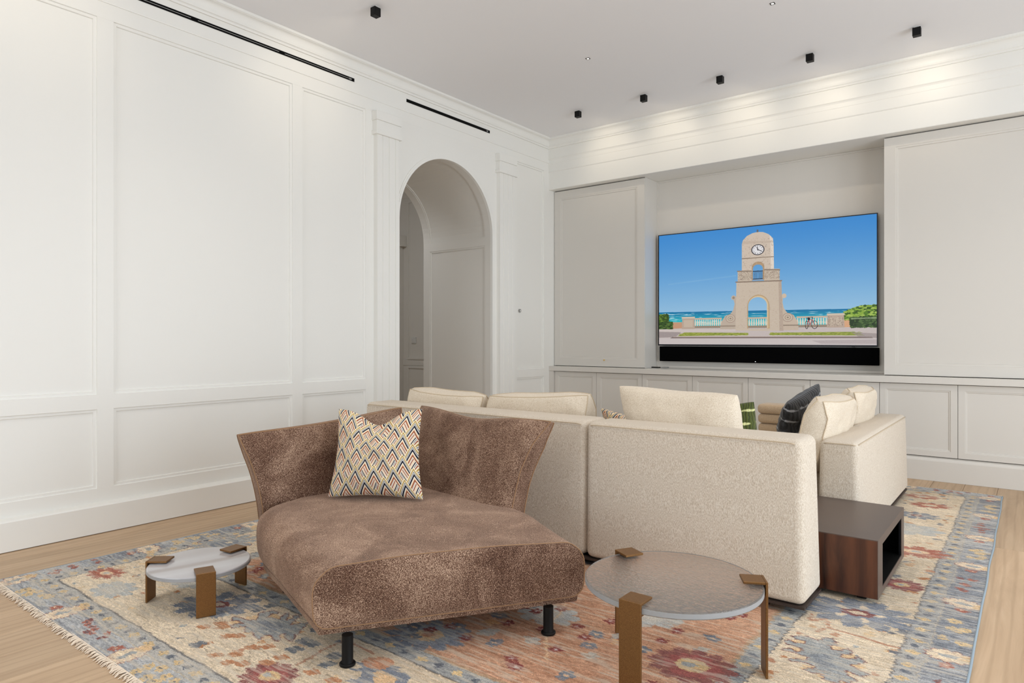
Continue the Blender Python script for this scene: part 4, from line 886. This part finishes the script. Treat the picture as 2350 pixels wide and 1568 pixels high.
mk_cushion('throw_pillow', 'green velvet pillow with pale dashes right of the tallest cream cushion', 'pillow', ((-1.42, 3.72, .42), (-1.165, 3.76, .42), (-1.205, 3.72, .865), (-1.49, 3.68, .82)), .16, GREEN, None, seed=6, pinch=.05)
mk_cushion('throw_pillow', 'charcoal velvet pillow with pale dashes leaning against the armrest cushion', 'pillow', ((-1.30, 5.02, .42), (-1.30, 4.42, .42), (-1.215, 4.38, .80), (-1.16, 4.95, .905)), .16, CHAR, None, seed=7, pinch=.05, wr=.012)
mk_cushion('throw_pillow', 'striped embroidered pillow tip peeking over the sofa back left of the tallest cushion', 'pillow', ((-2.00, 3.72, .42), (-1.60, 3.62, .42), (-1.68, 3.56, .70), (-2.15, 3.66, .775)), .16, ZIG, None, seed=8, pinch=.06)
mk_cushion('throw_pillow', 'black pillow edge just showing left of the leftmost cream cushion', 'pillow', ((-3.70, 3.70, .42), (-3.40, 3.70, .42), (-3.46, 3.60, .77), (-3.72, 3.60, .775)), .15, M('black_cloth', srgb(38, 40, 44), .9), None, seed=9, pinch=.03)

# walnut box table tucked into the sofa corner
wt = thing('box_side_table', 'low walnut box table with open black niche tucked into the sofa corner', 'side table', (-.75, 3.74, .012))
bx0, bx1, by0, by1, bz0, bz1 = -.975, -.545, 3.362, 4.122, .036, .300
obj('top_panel', box(bx0, bx1, by0, by1, bz1 - .004, bz1), LACQ, wt)
obj('side_panel', box(bx0, bx1 - .0025, by0, by0 + .022, bz0, bz1 - .004), WALNUT, wt); obj('side_panel', box(bx0, bx1 - .0025, by1 - .022, by1, bz0, bz1 - .004), WALNUT, wt)
obj('box_lining', join(box(bx0, bx1 - .0025, by0 + .022, by1 - .022, bz0, bz0 + .03), box(bx0, bx1 - .0025, by0 + .022, by1 - .022, bz1 - .034, bz1 - .004), box(bx0, bx0 + .02, by0 + .022, by1 - .022, bz0 + .03, bz1 - .034), box(bx0 + .02, bx1 - .0125, by0 + .022, by0 + .026, bz0 + .03, bz1 - .034), box(bx0 + .02, bx1 - .0125, by1 - .026, by1 - .022, bz0 + .03, bz1 - .034)), VOID, wt)
ya, yb, za, zb_ = by0 + .115, by1 - .085, bz0 + .028, bz1 - .040
obj('face_frame', join(box(bx1 - .0025, bx1, by0, ya, bz0, bz1 - .004), box(bx1 - .0025, bx1, yb, by1, bz0, bz1 - .004), box(bx1 - .0025, bx1, ya, yb, zb_, bz1 - .004), box(bx1 - .0025, bx1, ya, yb, bz0, za)), LACQ, wt)
obj('niche_edge', join(box(bx1 - .012, bx1 - .004, ya + .003, ya + .007, za, zb_), box(bx1 - .012, bx1 - .004, yb - .007, yb - .003, za, zb_), box(bx1 - .012, bx1 - .004, ya + .007, yb - .007, zb_ - .006, zb_ - .002)), TVEDGE, wt)
for fx, fy in ((-.93, 3.40), (-.62, 3.42), (-.93, 4.07), (-.62, 4.05)): obj('foot', rbox(fx - .02, fx + .02, fy - .015, fy + .015, .0125, .0358, .002, 1), BLACK, wt)

# channelled sand cushion standing at the far end of the sofa seat
lc = thing('channelled_cushion', 'sand coloured cushion with horizontal channels standing behind the charcoal pillow', 'cushion', (-1.46, 5.36, .405))
for k in range(4): obj('channel', rbox(-1.685, -1.235, 5.27 - .008 * k, 5.45 - .004 * k, .4045 + k * .0745, .4045 + (k + 1) * .0745 - .0005, .030, 5), LOUNGE, lc, smooth='auto')

# ---------------------------------------------------------------- brown chaise
ch = thing('chaise_lounge', 'brown chenille velvet chaise with flared back pillows and black tubular legs', 'chaise', (-2.2, 2.1, .012))
LP = [(-2.045, 1.470), (-2.50, 1.625), (-2.95, 1.800), (-3.02, 2.02)]; RP = [(-1.462, 2.345), (-1.685, 2.465), (-1.94, 2.60), (-2.60, 2.78)]
def pl(P, t):
    s = t * (len(P) - 1); i = min(int(s), len(P) - 2); f = s - i; g = lambda k: Vector(P[max(0, min(len(P) - 1, k))])
    a, b, c, d = g(i - 1), g(i), g(i + 1), g(i + 2); return .5 * ((2 * b) + (c - a) * f + (2 * a - 5 * b + 4 * c - d) * f * f + (3 * b - a - 3 * c + d) * f ** 3)
def section(zb, zt, r, n, bow):
    """rounded rectangle in (s across 0..1, z); r relative radii handled in metres by caller"""
    return n
def seat_pt(k, t, nk=72, zb=.150, zt=.372, inset=0, infl=1):
    a, b = pl(LP, t), pl(RP, t); w = (b - a).length; d = (b - a) / w; w -= 2 * inset; a = a + d * inset
    top = zt + .010 * sm(t * 1.8) - .004; r = .080; rb = .045; h = top - zb
    # perimeter walk of a rounded rectangle
    segs = [('l', w - 2 * rb), ('a', rb * H90), ('l', h - r - rb), ('a', r * H90), ('l', w - 2 * r), ('a', r * H90), ('l', h - r - rb), ('a', rb * H90)]
    Ltot = sum(s[1] for s in segs); q = (k / nk) * Ltot; x = z = 0
    pts = [((rb, 0), (w - rb, 0)), ((w - rb, rb), -90, rb), ((w, rb), (w, h - r)), ((w - r, h - r), 0, r), ((w - r, h), (r, h)), ((r, h - r), 90, r), ((0, h - r), (0, rb)), ((rb, rb), 180, rb)]
    for s, p in zip(segs, pts):
        if q <= s[1] + 1e-9:
            f = q / s[1]
            if s[0] == 'l': x = p[0][0] + (p[1][0] - p[0][0]) * f; z = p[0][1] + (p[1][1] - p[0][1]) * f
            else: an = math.radians(p[1] + 90 * f); x = p[0][0] + p[2] * math.cos(an); z = p[0][1] + p[2] * math.sin(an)
            break
        q -= s[1]
    s_ = x / w; crown_ = max(0, (z / h - .55) / .45) * (.022 * math.sin(math.pi * min(1, max(0, s_))) ** .7 * infl + .006 * noise.noise(Vector((x * 3, t * 4, 1))))
    out = .010 * math.sin(math.pi * z / h) * (1 if s_ > .5 else -1) * (1 if (x < .02 or x > w - .02) else 0)
    p = a + d * (x + out); return Vector((p.x, p.y, zb + z + crown_))
NK, NT = 120, 26
fn = Vector((.851, -.525, 0))
def seat_body(zb, zt, inset, fr, infl=1):
    rings = []
    c0 = sum((seat_pt(k, 0, NK, zb, zt, inset, infl) for k in range(NK)), Vector()) / NK
    for s, o in ((.0, .020), (.35, .020), (.7, .017), (.90, .012), (1.0, .004)): rings.append([c0.lerp(seat_pt(k, 0, NK, zb, zt, inset, infl), max(s, .001)) + fn * (o + fr) for k in range(NK)])
    for j in range(NT): rings.append([seat_pt(k, j / (NT - 1), NK, zb, zt, inset, infl) + (fn * fr if j == 0 else Vector()) for k in range(NK)])
    vs = [p for r_ in rings for p in r_]; m = len(rings); fs = [(j * NK + k, j * NK + (k + 1) % NK, (j + 1) * NK + (k + 1) % NK, (j + 1) * NK + k) for j in range(m - 1) for k in range(NK)]
    fs.append([(m - 1) * NK + k for k in range(NK)]); fs.append(list(range(NK))[::-1]); return fix((vs, fs)), rings[4]
body, rim = seat_body(.150, .372, 0, 0)
so = obj('seat_cushion', body, MOHAIR, ch, smooth='auto')
obj('front_piping', tube([p + fn * .001 for p in rim], 0.0027, 8, closed=True), MOPIPE, so, smooth=True)
body2, rim2 = seat_body(.126, .190, .012, -.014, 0)
plat = [[pl(LP, j / 12) for j in range(13)], [pl(RP, j / 12) for j in range(13)]]
def plat_ring(z, ins):
    out = []
    cc = Vector((-2.25, 2.15))
    P_ = plat[0] + plat[1][::-1]
    for p in P_: d = (cc - p).normalized(); q = p + d * ins; out.append(Vector((q.x, q.y, z)))
    return out
rr = [plat_ring(.122, .050), plat_ring(.118, .035), plat_ring(.122, .022), plat_ring(.150, .016), plat_ring(.162, .030)]; n_ = len(rr[0])
pf = fix(([p for r_ in rr for p in r_], [(j * n_ + k, j * n_ + (k + 1) % n_, (j + 1) * n_ + (k + 1) % n_, (j + 1) * n_ + k) for j in range(4) for k in range(n_)] + [list(range(n_))[::-1], [4 * n_ + k for k in range(n_)]]))
obj('platform', pf, MOHAIR, ch, smooth='auto')
for lx, ly in ((-1.975, 1.560), (-1.545, 2.225), (-2.767, 1.845), (-2.60, 2.60), (-1.92, 2.55)):
    lg = obj('leg', lathe([(.001, .0125), (.028, .0125), (.0295, .0145), (.0295, .0195), (.027, .0225), (.0215, .024), (.0205, .028), (.0205, .1230)], lx, ly, 28), BLACK, ch, smooth='auto')
mk_cushion('back_pillow', None, None, ((-3.085, 1.90, .17), (-2.86, 2.62, .20), (-2.93, 2.72, .81), (-3.175, 1.80, .725)), .17, MOHAIR, MOPIPE, parent=ch, band=.10, seed=12, pinch=.075, ex=.5, wr=.010)
mk_cushion('back_pillow', None, None, ((-2.78, 2.63, .20), (-1.955, 2.545, .22), (-1.855, 2.735, .80), (-2.90, 2.84, .81)), .21, MOHAIR, MOPIPE, parent=ch, band=.09, seed=13, pinch=.085, chop=.07, lean=.5, ex=.5, wr=.012)
mk_cushion('throw_pillow', 'square zigzag embroidered pillow leaning in the corner of the brown chaise', 'pillow', ((-2.80, 2.08, .402), (-2.365, 2.34, .402), (-2.475, 2.44, .850), (-2.865, 2.20, .845)), .21, ZIG, None, seed=15, pinch=.10, chop=.30, wr=.010, ex=.5, n=44)

# ---------------------------------------------------------------- cast glass tables on folded bronze legs
def glass_table(cx, cy, zt, R_, legR, th, angs, lw, mat, name, label, topw):
    t = thing(name, label, 'side table', (cx, cy, .012))
    r_ = .006 if th < .03 else .008; prof = [(.001, zt - th)] + [(R_ - r_ + r_ * math.sin(a), zt - th + r_ - r_ * math.cos(a)) for a in [H90 * k / 4 for k in range(5)]] + [(R_ - r_ + r_ * math.cos(a), zt - r_ + r_ * math.sin(a)) for a in [H90 * k / 4 for k in range(5)]] + [(.001, zt)]
    obj('glass_top', lathe(prof, cx, cy, 96), mat, t, smooth='auto')
    rim = [(R_ - .0004, zt - th + .005), (R_ + .0008, zt - th + .005), (R_ + .0010, zt - th / 2), (R_ + .0008, zt - .005), (R_ - .0004, zt - .005)]
    rv = [(cx + r * math.cos(2 * math.pi * k / 96), cy + r * math.sin(2 * math.pi * k / 96), z) for r, z in rim for k in range(96)]
    obj('polished_rim', (rv, [(i * 96 + k, i * 96 + (k + 1) % 96, ((i + 1) % 5) * 96 + (k + 1) % 96, ((i + 1) % 5) * 96 + k) for i in range(5) for k in range(96)]), RIM, t, smooth='auto')
    for a in angs:
        a = math.radians(a); d = Vector((math.cos(a), math.sin(a), 0)); s = Vector((-d.y, d.x, 0)); tk = .0085; g = .005
        def blk(r0, r1, z0, z1, w): c = Vector((cx, cy, 0)); return rhexa([tuple(c + d * r + s * q + Vector((0, 0, z))) for r in (r0, r1) for q in (-w / 2, w / 2) for z in (z0, z1)], .0012, 1)
        lg = obj('leg', join(blk(legR, legR + tk, .0125, zt + g + tk, lw), blk(legR - topw, legR, zt + g, zt + g + tk, lw), blk(legR - topw * .75, legR, zt - th - .002 - tk, zt - th - .002, lw * .8)), BRONZE, t)
        obj('clear_pad', blk(legR - topw + .02, legR - .03, zt + .0003, zt + g, lw * .5), WHITEPL, lg)
    return t
glass_table(-1.032, 2.272, .336, .313, .316, .026, (-90, 29, 151), .080, GLASS, 'glass_side_table', 'larger round rippled glass table on three bronze legs at the front of the sofa back', .075)
glass_table(-3.003, 1.538, .186, .2165, .2185, .022, (-21, 99, 219), .078, STONE, 'glass_side_table', 'small low round milky glass table on three bronze legs left of the chaise', .085)
